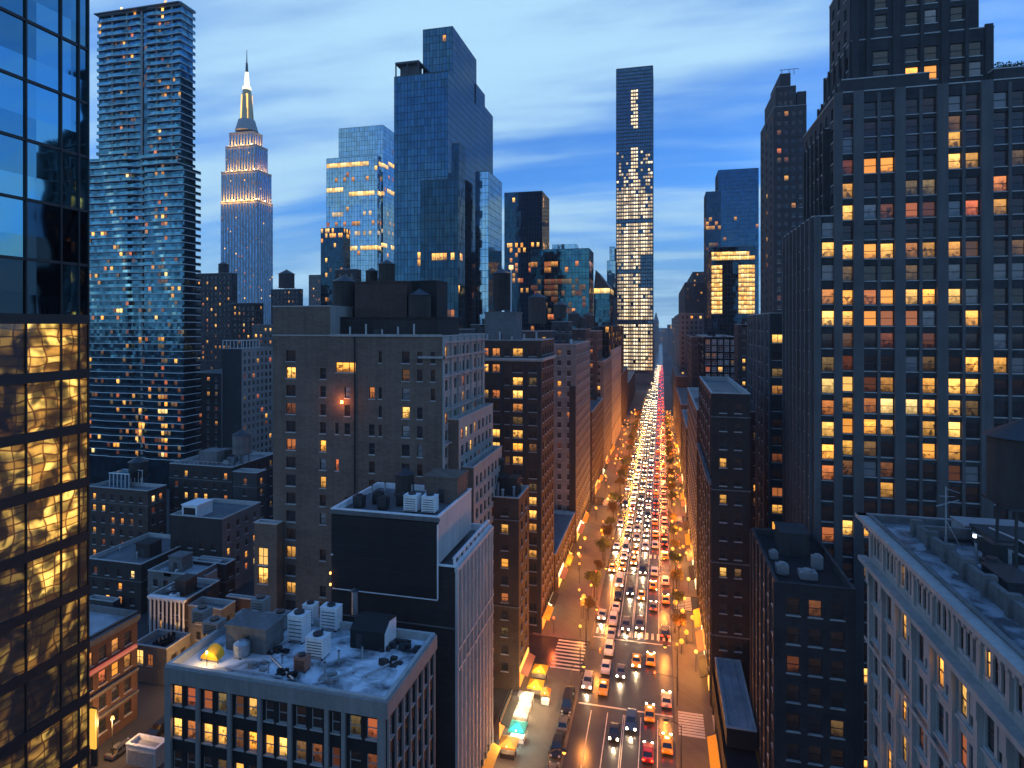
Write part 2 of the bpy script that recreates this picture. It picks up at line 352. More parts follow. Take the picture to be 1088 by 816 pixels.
def pane_into(b, P, u0, u1, z0, z1, st, style, mp, mf, k, deep=.3, ms=None):
    b.face([P(u0,.06,z0), P(u1,.06,z0), P(u1,.06,z1), P(u0,.06,z1)], mp, [(k+.001,0),(k+.999,0),(k+.999,1),(k+.001,1)])
    def bar(a, c, d, e, w0=0.0, w1=.055):
        p, q = P(a, w0, d), P(c, w1, e); b.box(p[0], q[0], p[1], q[1], d, e, mf)
    t = min(.09, (u1-u0)*.08)
    if style != 'bare' and ms is not None: bar0 = P(u0-.12, -(deep-.1)-.1, z0-.15), P(u1+.12, .05, z0); b.box(bar0[0][0], bar0[1][0], bar0[0][1], bar0[1][1], z0-.15, z0+.004, ms)
    if style != 'bare':
        bar(u0, u0+t, z0, z1); bar(u1-t, u1, z0, z1); bar(u0+t, u1-t, z0, z0+t); bar(u0+t, u1-t, z1-t, z1)
    zm = (z0+z1)/2; um = (u0+u1)/2
    if style == 'sash': bar(u0+t, u1-t, zm-.05, zm+.05, -.02)
    if style == 'cross': bar(u0+t, u1-t, zm-.04, zm+.04, -.02); bar(um-.04, um+.04, z0+t, z1-t, -.017)
    if style == 'split': bar(um-.06, um+.06, z0+t, z1-t, -.02)
    if style == 'tri':
        for q in (1/3, 2/3): x = u0+(u1-u0)*q; bar(x-.05, x+.05, z0+t, z1-t, -.02)
class Bld:
    def __init__(s, name, label, cat, loc, group=None):
        s.root = thing(name, label, cat, loc, group); s.wall = MB(); s.roof = MB(); s.par = MB(); s.wins = []; s.rm = 0
    def vol(s, X0, X1, Y0, Y1, z0, z1, F=None, R=None, L=None, deep=0.3, par=1.0, roofm=True, coping=0.08):
        for k, H in (('F', F), ('R', R), ('L', L)):
            f = Face(k, X0, X1, Y0, Y1)
            H = H(f) if callable(H) else (H or [])
            if isinstance(H, tuple): H = list(H[0])
            H = [h for h in H if h[2] >= z0+.05 and h[3] <= z1-.05 and h[0] > .05 and h[1] < f.W-.05]
            holed_wall(s.wall, f, 0, f.W, z0, z1, H, deep, s.rm if k != 'F' else 0)
            for h in H: s.wins.append((f, h, deep))
        s.wall.face([(X1,Y1,z0),(X0,Y1,z0),(X0,Y1,z1),(X1,Y1,z1)])
        if roofm:
            zr = z1-par; s.roof.face([(X0,Y0,zr),(X1,Y0,zr),(X1,Y1,zr),(X0,Y1,zr)])
            if par > 0.05:
                t = .35; e = .003; c = coping
                for a in ((X0-c,X1+c,Y0-c,Y0+t),(X0-c,X1+c,Y1-t,Y1+c),(X0-c,X0+t,Y0+t,Y1-t),(X1-t,X1+c,Y0+t,Y1-t)): s.par.box(*a, z1+e, z1+.18)
                for a in ((X0+e,X1-e,Y0+e,Y0+t-.02),(X0+e,X1-e,Y1-t+.02,Y1-e),(X0+e,X0+t-.02,Y0+t-.02,Y1-t+.02),(X1-t+.02,X1-e,Y0+t-.02,Y1-t+.02)): s.par.box(*a, zr, z1, skip='b')
        return s
    def cornice(s, X0, X1, Y0, Y1, z, h=0.6, out=0.5, m=None):
        for a in ((X0-out,X1+out,Y0-out,Y0-.004),(X0-out,X0-.004,Y0,Y1),(X1+.004,X1+out,Y0,Y1)): s.par.box(*a, z, z+h)
        for a in ((X0-out*.55,X1+out*.55,Y0-out*.55,Y0-.004),(X0-out*.55,X0-.004,Y0,Y1),(X1+.004,X1+out*.55,Y0,Y1)): s.par.box(*a, z-h*.6, z-.002)
    def finish(s, wallm, roofm=None, parm=None, lit=(), prob=None, style='sash', frame=None, nmax=96, minpx=2.6, tol=(9, 11), wallname='wall'):
        frame = frame or M['frame']; prob = prob or dict(d=.84, m=.08, o=.04, y=.03, w=.01)
        s.wallobj = s.wall.build(wallname, wallm, s.root)
        if s.roof.f: s.roofobj = s.roof.build('roof', roofm or M['roof'], s.root)
        if s.par.f: s.par.build('parapet', parm or M['coping'], s.root)
        L = []
        for f, h, deep in s.wins:
            c = f.P((h[0]+h[1])/2, deep-.1, (h[2]+h[3])/2); x, y, d = pxy(c)
            ks = list(prob); st = random.choices(ks, [prob[k] for k in ks])[0]
            L.append([f, h, deep, x, y, d, st])
        for (lx, ly, st) in lit:
            best = None
            for e in L:
                if e[5] < 1: continue
                q = abs(e[3]-lx)/tol[0], abs(e[4]-ly)/tol[1]
                if max(q) < 1 and (best is None or q[0]+q[1] < best[0]): best = (q[0]+q[1], e)
            if best: best[1][6] = st
        def big(e):
            f, h = e[0], e[1]; d = max(e[5], 1)
            n = Vector({'F':(0,-1,0),'R':(1,0,0),'L':(-1,0,0)}[f.k]); p = f.P(h[0],0,h[2]); v = Vector((-p[0],-p[1],CAM_H-p[2])); 
            vis = -60 < e[3] < 1150 and -60 < e[4] < 880
            return (vis, max(0, n.dot(v.normalized()))*(h[1]-h[0])*(h[3]-h[2])*(FOC/d)**2)
        L.sort(key=big, reverse=True)
        rest = MB(); nrest = 0
        for i, (f, h, deep, x, y, d, st) in enumerate(L):
            st_ = style(f, h) if callable(style) else style
            if i < nmax and d > 1 and (h[3]-h[2])*FOC/d > minpx:
                c = f.P((h[0]+h[1])/2, deep-.1, h[2])
                part('window', win_mesh(h[1]-h[0], h[3]-h[2], st, st_, frame, deep), s.root, c, ROT[f.k])
            else:
                pane_into(rest, lambda u, w, z, f=f, deep=deep: f.P(u, deep-.1+w, z), h[0], h[1], h[2], h[3], st, st_ if d < 260 else 'bare', 1+WK.index(st), 0, random.randrange(60), deep, 1+len(WK)); nrest += 1
        if nrest: tag(rest.build('window', [frame]+[WIN[k] for k in WK]+[SILL], s.root), kind='stuff')
        return s
def pxbox(Y0, xl, xr, ytop, xe=None, depth=20):
    """metres of a grid-aligned block whose front face spans photo columns xl..xr at distance Y0; xe is where its side face ends"""
    X0, X1 = fx(xl, Y0), fx(xr, Y0)
    if xe is None: Y1 = Y0+depth
    else: Y1 = yx(xe, X1 if xe > xr else X0)
    Xc = X1 if (xl+xr)/2 < 703 else X0
    return X0, X1, Y0, Y1, zp(ytop, Xc, Y0)
def glass_tower(name, label, vols, gm, du=1.5, dz=3.6, mull=None, lit=None, band=None, group=None, mw=0.07, mo=0.12, roofm=None, litst=('o','y','w'), litmax=60, faces='FRL', crown=None, hz=0.10):
    X0, X1, Y0, Y1, z0, z1 = vols[0]
    root = thing(name, label, 'tower', ((X0+X1)/2, Y0, z0), group)
    wl = MB(); gr = MB(); fl = MB(); rest = MB(); nl = 0; rf = MB(); nr = 0
    for (X0, X1, Y0, Y1, z0, z1) in vols:
        wl.box(X0, X1, Y0, Y1, z0, z1, skip='t'); rf.box(X0+.2, X1-.2, Y0+.2, Y1-.2, z1-.6, z1-.55)
        rf.box(X0, X1, Y0, Y1, z1-.05, z1+.3, skip='')
        for k in faces:
            f = Face(k, X0, X1, Y0, Y1); n = max(1, round(f.W/du)); s = f.W/n
            for i in range(n+1): f.box(gr, i*s-mw, i*s+mw, -mo, -.002, z0, z1)
            nz = int((z1-z0)/dz)
            for j in range(nz+1): f.box(fl, -.05, f.W+.05, -mo*.6, -.004, z1-j*dz-hz, z1-j*dz+hz)
            if lit:
                for j in range(nz):
                    for i in range(n):
                        c = f.P((i+.5)*s, -.02, z1-(j+.5)*dz); x, y, d = pxy(c); st = lit(f.k, i, j, n, nz, x, y)
                        if st:
                            a, e = i*s+mw, (i+1)*s-mw; q, t = z1-(j+1)*dz+hz+.25, z1-j*dz-hz-.1
                            b = rest if nl >= litmax or (t-q)*FOC/d < 3 else MB()
                            b.face([f.P(a,-.03,q), f.P(e,-.03,q), f.P(e,-.03,t), f.P(a,-.03,t)], WK.index(st), [(nr+.001,0),(nr+.999,0),(nr+.999,1),(nr+.001,1)]); nr = (nr+1) % 97
                            if b is not rest: b.build('lit_window', [WIN[k] for k in WK], root); nl += 1
    wl.build('glass_wall', gm, root); gr.build('mullion_grid', mull or M['mullion'], root); fl.build('floor_band', band or mull or M['mullion'], root)
    rf.build('roof', roofm or M['roof'], root)
    if rest.f: tag(rest.build('lit_window', [WIN[k] for k in WK], root), kind='stuff')
    return root
ORD = 'first second third fourth fifth sixth seventh eighth ninth tenth eleventh twelfth thirteenth fourteenth fifteenth sixteenth seventeenth eighteenth nineteenth twentieth'.split()
def water_tank(x, y, z, r, h, label, legs=3.0, group=None, mat=None):
    t = thing('water_tank', label, 'water tank', (x, y, z), group)
    b = MB(); b.cyl(x, y, z+legs, z+legs+h, r, n=20)
    for q in range(5): b.cyl(x, y, z+legs+h*(q+.4)/5, z+legs+h*(q+.4)/5+.1, r+.04, n=20, cap=False)
    b.build('tank', mat or M['wood'], t)
    c = MB(); c.cyl(x, y, z+legs+h+.002, z+legs+h+r*.62, r*1.12, 0, n=20); c.build('conical_roof', M['dark_steel'], t)
    for a in range(4):
        l = MB(); q = math.pi/4+a*math.pi/2; l.tube((x+r*.8*math.cos(q), y+r*.8*math.sin(q), z), (x+r*.75*math.cos(q), y+r*.75*math.sin(q), z+legs), .14); l.build('leg', M['dark_steel'], t)
    d = MB(); d.box(x-r*.85, x+r*.85, y-r*.85, y+r*.85, z+legs-.25, z+legs-.003); d.build('platform', M['dark_steel'], t)
    return t
def ac_unit(x, y, z, sx, sy, sz, label, group=None, m=None, rz=0):
    t = thing('air_conditioner', label, 'air conditioner', (x, y, z), group)
    b = MB(); b.box(x-sx/2, x+sx/2, y-sy/2, y+sy/2, z+.25, z+sz)
    b.box(x-sx/2-.04, x+sx/2+.04, y-sy/2-.04, y+sy/2+.04, z+sz+.002, z+sz+.09)
    b.build('casing', m or M['white_paint'], t)
    f = MB(); f.cyl(x, y, z+sz+.09, z+sz+.34, min(sx, sy)*.36, n=14); f.build('fan', M['dark_steel'], t)
    g = MB()
    for k in range(6): g.box(x-sx*.4, x+sx*.4, y-sy/2-.05, y-sy/2-.005, z+.35+(sz-.5)*k/6, z+.35+(sz-.5)*k/6+.08)
    g.build('grille', M['dark_steel'], t)
    l = MB()
    for a in (-1, 1): l.box(x+a*sx*.4-.08, x+a*sx*.4+.08, y-sy/2, y+sy/2, z, z+.25)
    l.build('skid', M['dark_steel'], t)
    return t
def vent_pipe(x, y, z, r, h, label, group=None, m=None):
    t = thing('vent_pipe', label, 'vent', (x, y, z), group)
    b = MB(); b.cyl(x, y, z, z+h, r, n=10); b.build('pipe', m or M['steel'], t)
    c = MB(); c.cyl(x, y, z+h+.002, z+h+r*.9, r*1.5, r*.4, n=10); c.build('cap', M['dark_steel'], t)
    return t
def bulkhead(b, x0, x1, y0, y1, z0, z1, m, door=True):
    q = MB(); q.box(x0, x1, y0, y1, z0, z1, skip='b'); q.box(x0-.15, x1+.15, y0-.15, y1+.15, z1+.003, z1+.25); o = q.build('bulkhead', m, b.root); o['_o'] = b.root['_o']
    if door:
        d = MB(); d.box((x0+x1)/2-.5, (x0+x1)/2+.5, y0-.06, y0-.004, z0+.1, z0+2.2); d.build('door', M['dark_steel'], o)
def simple(name, label, cat, px, z0, wallm, roofm=None, F=None, R=None, L=None, lit=(), prob=None, group=None, style='sash', par=1.0, nmax=60, minpx=3.0, frame=None, cornice=None, parm=None):
    X0, X1, Y0, Y1, z1 = px
    b = Bld(name, label, cat, ((X0+X1)/2, Y0, z0), group)
    def mk(q):
        if q is None: return None
        return lambda f: grid(f.W, z0, z1, **q)
    b.vol(X0, X1, Y0, Y1, z0, z1, mk(F), mk(R), mk(L), par=par)
    rr = random.Random(int(abs(X0*7+Y0*13+z1*3)))
    if F and Y0 < 420:
        q = MB(); fh = F.get('fh', 3.6); nf = int((z1-z0-2)/fh); step = rr.choice([3, 4, 5]); ks = [1]+list(range(1+step, nf, step)); pr = .14
        for k in ks:
            z = z1-1.2-k*fh+.12
            for a in ((X0-pr,X1+pr,Y0-pr,Y0-.004),(X0-pr,X0-.004,Y0,Y1),(X1+.004,X1+pr,Y0,Y1)): q.box(*a, z, z+.22)
        if q.f: q.build('string_course', parm or M['stone_grey'], b.root)
        W_, D_ = X1-X0, Y1-Y0
        if W_ > 9 and D_ > 8 and z1 < 75:
            bx = X0+W_*rr.uniform(.15, .6); by = Y0+D_*rr.uniform(.3, .55); s_ = min(4.5, W_*.3); bulkhead(b, bx, bx+s_, by, by+min(4, D_*.35), z1-par, z1+rr.uniform(1.6, 2.8), wallm if not isinstance(wallm, list) else wallm[0])
            for k in range(rr.randint(5, 9)):
                x, y = X0+W_*rr.uniform(.1, .9), Y0+D_*rr.uniform(.12, .85); u = rr.random(); q = MB()
                if bx-.8 < x < bx+s_+.8 and by-.8 < y < by+4.5: y = Y0+1.0
                if u < .45: r0 = rr.uniform(.12, .3); h0 = rr.uniform(1, 2.4); q.cyl(x, y, z1-par, z1-par+h0, r0, n=8); q.cyl(x, y, z1-par+h0, z1-par+h0+.2, r0*1.5, r0*.5, n=8); nm = 'chimney'; mm = M['steel']
                elif u < .8: sx, sy, h0 = rr.uniform(.6, 1.4), rr.uniform(.5, 1.0), rr.uniform(.9, 1.9); q.box(x-sx, x+sx, y-sy, y+sy, z1-par+.2, z1-par+h0, skip=''); q.box(x-sx*.8, x+sx*.8, y-sy*.8, y+sy*.8, z1-par, z1-par+.2, skip='b'); q.cyl(x, y, z1-par+h0, z1-par+h0+.2, min(sx, sy)*.7, n=10, m=1); nm = 'roof_vent'; mm = rr.choice([M['steel'], M['white_paint'], M['concrete'], M['dark_steel']])
                else: sx = rr.uniform(1.0, 1.8); q.prism([(y-1, z1-par), (y+1, z1-par), (y+1, z1-par+.5), (y-1, z1-par+1.1)], x-sx, x+sx, 'x'); nm = 'skylight'; mm = G['pale']
                q.build(nm, [mm, M['dark_steel']] if nm == 'roof_vent' else mm, b.root)
    if cornice: b.cornice(X0, X1, Y0, Y1, z1-cornice, .7, .55)
    b.finish(wallm, roofm, parm, lit, prob, style, frame, nmax, minpx)
    return b
# ================================================================== SETTING
XL, XR, XT = -28.0, 9.3, 24.2                  # building lines of the avenue; towers on the right stand further back
KL, KR = -16.2, 2.4                            # kerbs
asphalt = wall_mat('asphalt', (0.045, 0.044, 0.045), 0.26, 0.45, 0.35, 0.0, 4.0, 0.5)
paving = wall_mat('pavement_concrete', (0.058, 0.055, 0.053), 0.7, 0.4, 0.5, 0.0, 2.0, course=True)
groundm = wall_mat('ground_dark', (0.05, 0.05, 0.052), 0.9, 0.4, 0.1, 0.0)
paint = wall_mat('road_paint', (0.62, 0.60, 0.56), 0.6, 0.3, 0.8, 0.0)
b = MB(); b.face([(-9000,-3000,-.02),(9000,-3000,-.02),(9000,14000,-.02),(-9000,14000,-.02)]); tag(b.build('ground', groundm), kind='structure')
b = MB(); b.face([(KL,-40,.004),(KR,-40,.004),(KR,3200,.004),(KL,3200,.004)]); tag(b.build('avenue_road', asphalt), kind='structure')
CROSS_L = [(129,142),(250,261),(335,343),(452,462)]; CROSS_R = [(163,172),(236,244),(300,310),(420,430)]
for (a, c), (x0, x1) in [(q, (-150, KL)) for q in CROSS_L]+[(q, (KR, 150)) for q in CROSS_R]:
    b = MB(); b.face([(x0,a,.0),(x1,a,.0),(x1,c,.0),(x0,c,.0)]); tag(b.build('side_street', asphalt), kind='structure')
def pave(x0, x1, cuts):
    ys = [-30]+[v for q in cuts for v in q]+[700 if x0 < 0 else 900]
    for a, c in zip(ys[::2], ys[1::2]):
        b = MB(); b.box(x0, x1, a, c, 0.0, .14, skip='b'); tag(b.build('pavement', paving), kind='structure')
pave(XL-2, KL, CROSS_L); pave(KR, XR+2, CROSS_R)
# lane lines, stop lines and ladder crossings
mk = MB()
solid = [40]+[v for q in ((117,146),(244,264),(330,346),(448,466)) for v in q]+[1200]
for x in (-13.1, -10.0, -7.05, -6.75, -3.8, -0.7):  # lane lines painted solid to imitate light streaks, double mid-road, broken at crossings
    for a, c in zip(solid[::2], solid[1::2]): mk.face([(x-.075,a,.009),(x+.075,a,.009),(x+.075,c,.009),(x-.075,c,.009)])
for y in (118.5, 144.5, 184, 246, 297, 332): mk.face([(KL+.4,y,.009),(KR-.4,y,.009),(KR-.4,y+.45,.009),(KL+.4,y+.45,.009)])
tag(mk.build('lane_and_streak_marking', paint), kind='structure')
mk = MB()
for (a, c) in CROSS_L[:2]:
    for x in (XL+4.5,):
        for k in range(9): y = a+.8+k*(c-a-1.6)/8; mk.face([(x,y-.3,.010),(KL-.6,y-.3,.010),(KL-.6,y+.3,.010),(x,y+.3,.010)])
for (a, c) in CROSS_R[:2]+[(113,121)]:
    for k in range(9): y = a+.8+k*(c-a-1.6)/8; mk.face([(KR+.6,y-.3,.150),(KR+5.2,y-.3,.150),(KR+5.2,y+.3,.150),(KR+.6,y+.3,.150)])
for y0 in (146.5, 197.5):
    for k in range(14): x = KL+.8+k*1.3; mk.face([(x,y0,.010),(x+.6,y0,.010),(x+.6,y0+3,.010),(x,y0+3,.010)])
tag(mk.build('crosswalk', paint), kind='structure')

# ================================================================== FAR SKYLINE
rs = random.Random(3)
# --- floodlit art deco skyscraper with spire
Y = 790
cx = fx(254.5, Y)
t = thing('art_deco_skyscraper', 'tall art deco skyscraper with golden floodlit crown and needle spire', 'skyscraper', (fx(262,Y), Y, 0))
deco = wall_mat('pale_limestone', (0.30, 0.30, 0.30), 0.8, 0.2, 0.05, 0.15)
decow = glass_mat('deco_windows', (0.10, 0.20, 0.34), 0.15, (2, 2, 4), 0.02)
wl = MB(); st = MB(); lw = MB(); nl = 0
def deco_tier(xl, xr, xe, y0, y1, back=0.0, glass=True):
    global nl
    Yf = Y+back; X0, X1 = fx(xl, Yf), fx(xr, Yf); Y1 = yx(xe, X1) if xe > xr else Yf+20
    z1, z0 = zp(y0, X1, Yf), zp(y1, X1, Yf)
    wl.box(X0, X1, Yf, Y1, z0, z1)
    for k in 'FR':
        f = Face(k, X0, X1, Yf, Y1); n = max(2, round(f.W/5.0)); s = f.W/n
        for i in range(n):
            f.box(st, i*s+s*.27, i*s+s*.73, -.35, -.003, z0, z1-3)
            nz = int((z1-z0)/4.2)
            for j in range(nz):
                if rs.random() < .10:
                    zz = z0+j*4.2+1; a, e = i*s+s*.32, i*s+s*.68; stt = rs.choice('omwmb')
                    lw.face([f.P(a,-.4,zz), f.P(e,-.4,zz), f.P(e,-.4,zz+2.2), f.P(a,-.4,zz+2.2)], WK.index(stt), [(nl+.001,0),(nl+.999,0),(nl+.999,1),(nl+.001,1)]); nl = (nl+1) % 80
    for (c0, c1) in ((X0,X1),): wl.box(c0-.5, c1+.5, Yf-.5, Y1, z1+.003, z1+1.4)
    return X0, X1, Yf, Y1, z0, z1
tiers = [deco_tier(234.5, 274, 290, 213, 420), deco_tier(235, 273.5, 288.5, 181, 213, 3), deco_tier(239.5, 272, 284.5, 154, 181, 7), deco_tier(243.5, 269, 279, 140, 154, 11)]
wl.build('wall', deco, t); st.build('window_strip', decow, t); tag(lw.build('lit_window', [WIN[k] for k in WK], t), kind='stuff')
X0, X1, Yf, Y1, z0, z1 = tiers[-1]; mx, my = (X0+X1)/2+1.5, (Yf+Y1)/2
def zz(py): return zp(py, mx, my)
b = MB(); b.cyl(mx, my, zz(140), zz(128), 17, 12, 16); b.build('domed_shoulder', deco, t)
b = MB(); b.cyl(mx, my, zz(128), zz(96), 8, 6.3, 12)
for k in range(4):
    a = k*math.pi/2+.6; b.tube((mx+9*math.cos(a), my+9*math.sin(a), zz(130)), (mx+6*math.cos(a), my+6*math.sin(a), zz(100)), 1.3)
mast = b.build('mast', wall_mat('mast_metal', (0.55, 0.42, 0.22), 0.4, 0.2, 0.2, 0.2), t)
gold = emit_mat('mast_lamp_gold', (1.0, 0.52, 0.10), 1.9); whiteg = emit_mat('mast_lamp_white', (1.0, 0.84, 0.55), 1.6)
b = MB(); b.cyl(mx, my, zz(138), zz(132), 14.5, 12.5, 16); b.build('lamp_ring', emit_mat('ring_lamp', (1.0, 0.55, 0.12), 1.6), t)
b = MB()
for k in range(4):
    a = k*math.pi/2-.9; b.tube((mx+8*math.cos(a), my+8*math.sin(a), zz(127)), (mx+6.5*math.cos(a), my+6.5*math.sin(a), zz(101)), 1.5)
b.build('lit_mast_glazing', gold, t)
b = MB(); b.cyl(mx, my, zz(96), zz(92.5), 6.6, 6.2, 12); b.cyl(mx, my, zz(92.5), zz(77), 4.2, 2.6, 12); b.build('beacon', whiteg, t)
b = MB(); b.cyl(mx, my, zz(77), zz(67), 2.2, 1.5, 8); b.cyl(mx, my, zz(67), zz(53), .9, .35, 6); b.build('antenna', M['dark_steel'], t)
for (i, hx) in ((1, 5), (2, 4), (3, 3)):       # the floodlights stand on the setbacks
    X0, X1, Yf, Y1, z0, z1 = tiers[i]
    for k in range(hx):
        l = bpy.data.lights.new('floodlight', 'POINT'); l.energy = 8500 if i != 1 else 11000; l.color = (1.0, 0.50, 0.12); l.shadow_soft_size = 1.0
        o = bpy.data.objects.new('floodlight', l); COL.objects.link(o); o.location = (X0+(X1-X0)*(k+.5)/hx, Yf-6, z0+3)
    for k in range(2):
        l = bpy.data.lights.new('floodlight', 'POINT'); l.energy = 7500; l.color = (1.0, 0.50, 0.12); l.shadow_soft_size = 1.0
        o = bpy.data.objects.new('floodlight', l); COL.objects.link(o); o.location = (X1+6, Yf+(Y1-Yf)*(k+.5)/2, z0+4)

# --- slim lit tower closing the avenue
Y = 790
X0, X1 = fx(655, Y), fx(693.5, Y)
def slim_lit(k, i, j, n, nz, x, y):
    if k != 'F' or y > 402: return None
    if y < 92: return None
    if y < 205:
        c = (i+.5)/n
        if .42 < c < .58 and (95 < y < 138 or y > 155) and rs.random() < .8: return 'x'
        if y > 158 and rs.random() < (y-150)/75: return rs.choice('vvx')
        return None
    if x > 680 and 272 < y < 306: return None
    q = i % 2
    c = (i+.5)/n; e = min(abs(c-.27), abs(c-.52), abs(c-.77))
    if rs.random() < .05 or j % 14 == 0: return None
    return 'x' if e < .075 and rs.random() < .95 else 'v'
slim = glass_tower('slender_tower', 'very tall slender tower with white lit window grid at the end of the avenue', [(X0, X1, Y, Y+42, 12, zp(70, X1, Y))], G['blue'], 3.0, 4.6, lit=slim_lit, litmax=90, mw=.35, mo=.5, hz=.7, litst='w')
b = MB(); b.box(X0-3, X1+1, Y-4, Y+40, 0, 12); 
sw = b.build('entrance_podium', M['stone_grey'], slim)
# --- blue glass tower with bright bands
def band_lit(ys, p):
    def f(k, i, j, n, nz, x, y):
        for (q, e, st, pr) in ys:
            if abs(y-q) < e and rs.random() < pr: return st
        return rs.choice('oym') if rs.random() < p else None
    return f
a = pxbox(470, 347, 401, 165, 405); bk = pxbox(500, 360, 407, 133, 417.5)
glass_tower('stepped_glass_tower', 'pale blue glass tower with bright lit floor bands, left of the tallest dark glass tower', [(*a[:4], 0, a[4]), (bk[0], bk[1], max(bk[2], a[3]+1), bk[3]+30, 0, bk[4])],
   G['pale'], 2.6, 4.2, M['mullion_grey'], band_lit([(176,2.4,'w',.93),(190,2,'o',.3),(204,2.4,'w',.92),(228,2,'v',.25),(238,2,'o',.5),(247,2,'v',.4),(262,2.2,'w',.8)], .006), mw=.10)
a = pxbox(400, 341, 364, 242, 372)
glass_tower('narrow_tower', 'narrow dark tower in front of the pale banded glass tower', [(*a[:4], 0, a[4])], G['deep'], 1.8, 3.6, lit=band_lit([(249,4,'y',.4)], .03))
# --- big stepped glass tower
Y = 300; a = pxbox(Y, 419, 476, 76, 523.5)
X0, X1, Y0, Y1, z1 = a
t1 = (fx(449.5, Y+9), X1-.6, Y+9, yx(506, X1-.6), z1-.5, zp(28, X1, Y+9))
def L_(k, i, j, n, nz, x, y):
    if 270 < y < 281 and 444 < x < 470: return 'y'
    if k == 'F' and rs.random() < .006: return 'o'
    if y > 290 and rs.random() < .03: return rs.choice('oym')
bigt = glass_tower('stepped_glass_tower', 'tallest dark blue glass tower, with stepped top and box penthouse', [(X0, X1, Y0, yx(506,X1), 0, z1), (X0+9, X1, yx(506,X1), yx(515,X1), 0, zp(101,X1,yx(515,X1))), (X0+9, X1, yx(515,X1), Y1, 0, zp(124,X1,Y1)), t1], G['blue'], 1.9, 3.9, lit=L_)
q = MB(); z = z1+.31
for u in (0, 6.6, 13.2): q.box(X0+.3+u*.98, X0+.9+u*.98, Y0+.4, Y0+1, z, z+6.5)
q.box(X0+.3, X0+13.8, Y0+.3, Y0+9, z+6.5, z+7.6); q.box(X0+2, X0+12, Y0+3, Y0+9, z, z+6.4); q.build('roof_screen', M['dark_steel'], bigt)
a = pxbox(262, 447, 487, 190, 494); X0, X1, Y0, Y1, z1 = a  # added dark block, stands in for other towers reflected in the big glass front
glass_tower('dark_reflection_block', 'near black glass block standing in for dark reflections at the foot of the tallest glass tower', [(*a[:4], 0, z1), (X1-3.4, X1, Y0+.5, Y1, z1, zp(152, X1, Y0))], G['deep'], 1.9, 3.7, lit=band_lit([(276,3.6,'y',.75)], .006))
a = pxbox(330, 505, 519, 182, 533); 
glass_tower('slim_glass_slab', 'slim pale glass slab just behind the foot of the tallest glass tower', [(*a[:4], 0, a[4])], G['pale'], 2.2, 4)
# --- dark towers in the middle
a = pxbox(470, 536, 576, 203, 583.5)
glass_tower('dark_office_tower', 'flat topped navy tower, taller of the two between the glass tower and slender tower', [(*a[:4], 0, a[4])], G['deep'], 2.2, 4.0, lit=band_lit([(212,2,'y',.12),(263,4,'y',.22),(283,12,'o',.10),(300,12,'o',.06)], .006))
a = pxbox(410, 564, 626, 264, 630.5)
tl = glass_tower('dark_office_tower', 'wide blue glass office block with teal penthouse and lit middle floors', [(*a[:4], 0, a[4])], G['teal'], 2.4, 4.0, lit=band_lit([(283,5,'o',.42),(306,9,'m',.6),(322,12,'m',.3),(342,10,'o',.10)], .01))
X0, X1, Y0, Y1, z1 = a; q = MB(); q.box(X0+14, X0+31, Y0+4, Y0+14, z1+.3, z1+4); q.build('penthouse', G['pale'], tl)
a = pxbox(430, 631, 648, 306, 652); X0, X1, Y0, Y1, z1 = a
tl = glass_tower('gabled_tower', 'small tower with sloping pyramid roof beside the slender lit tower', [(*a[:4], 0, z1)], G['teal'], 2.4, 4, lit=band_lit([(309,2.5,'w',.8)], .03))
q = MB(); q.prism([(X0, z1+.3), (X1, z1+.3), (X0+1.2, z1+13)], Y0, Y1, 'y'); q.build('pitched_roof', M['dark_steel'], tl)
a = pxbox(520, 645, 654, 262, 656)
glass_tower('narrow_tower', 'thin pale tower with stepped top just left of the slender lit tower', [(*a[:4], 0, a[4]-12), (a[0]+2, a[1]-1, a[2]+2, a[3]-1, a[4]-12, a[4])], G['pale'], 2.4, 4)
a = pxbox(350, 632, 647, 347, 662); 
glass_tower('mid_rise_block', 'low glass block with amber rooms below the pyramid roofed tower', [(*a[:4], 0, a[4])], G['teal'], 2, 3.6, lit=band_lit([], .12))

# --- far right group
a = pxbox(640, 763, 806, 181, 760)
glass_tower('glass_office_tower', 'blue glass slab with pale crown behind the bright framed building', [(*a[:4], 0, a[4]-19), (*a[:4], a[4]-18.6, a[4])], G['blue'], 2.6, 4, lit=band_lit([(214,1.5,'m',.05)], .006))
a = pxbox(600, 750, 766, 204, 748)
glass_tower('dark_office_tower', 'thin dark tower at the left edge of the blue glass slab', [(*a[:4], 0, a[4])], G['deep'], 2.6, 4, lit=band_lit([(238,5,'o',.5),(262,4,'m',.5)], .01))
a = pxbox(430, 756, 802, 263, 751); X0, X1, Y0, Y1, z1 = a
def fr_lit(k, i, j, n, nz, x, y):
    if k == 'L': return rs.choice('oy') if rs.random() < .25 and y < 340 else None
    if 269 < y < 277: return 'w' if rs.random() < .92 else 'y'
    if 282 < y < 336 and (x < 768 or x > 786): return 'w' if rs.random() < .8 else 'y'
glass_tower('lit_frame_building', 'building with bright lit band and two lit side strips framing dark glass', [(*a[:4], 0, z1)], G['deep'], 1.7, 3.0, lit=fr_lit, litmax=60)
far = [(380,735,751,358,724,'stone_dark','mid dark stone building at the avenue, right of its vanishing point',None),
       (470,722,748,333,716,'stone_grey','grey stepped stone building deep down the right side of the avenue',None),
       (620,728,748,300,721,'brick_dark','dark slab rising behind the grey stepped building on the avenue',None),
       (760,736,752,289,730,'stone_dark','distant narrow dark block left of the thin dark tower',None)]
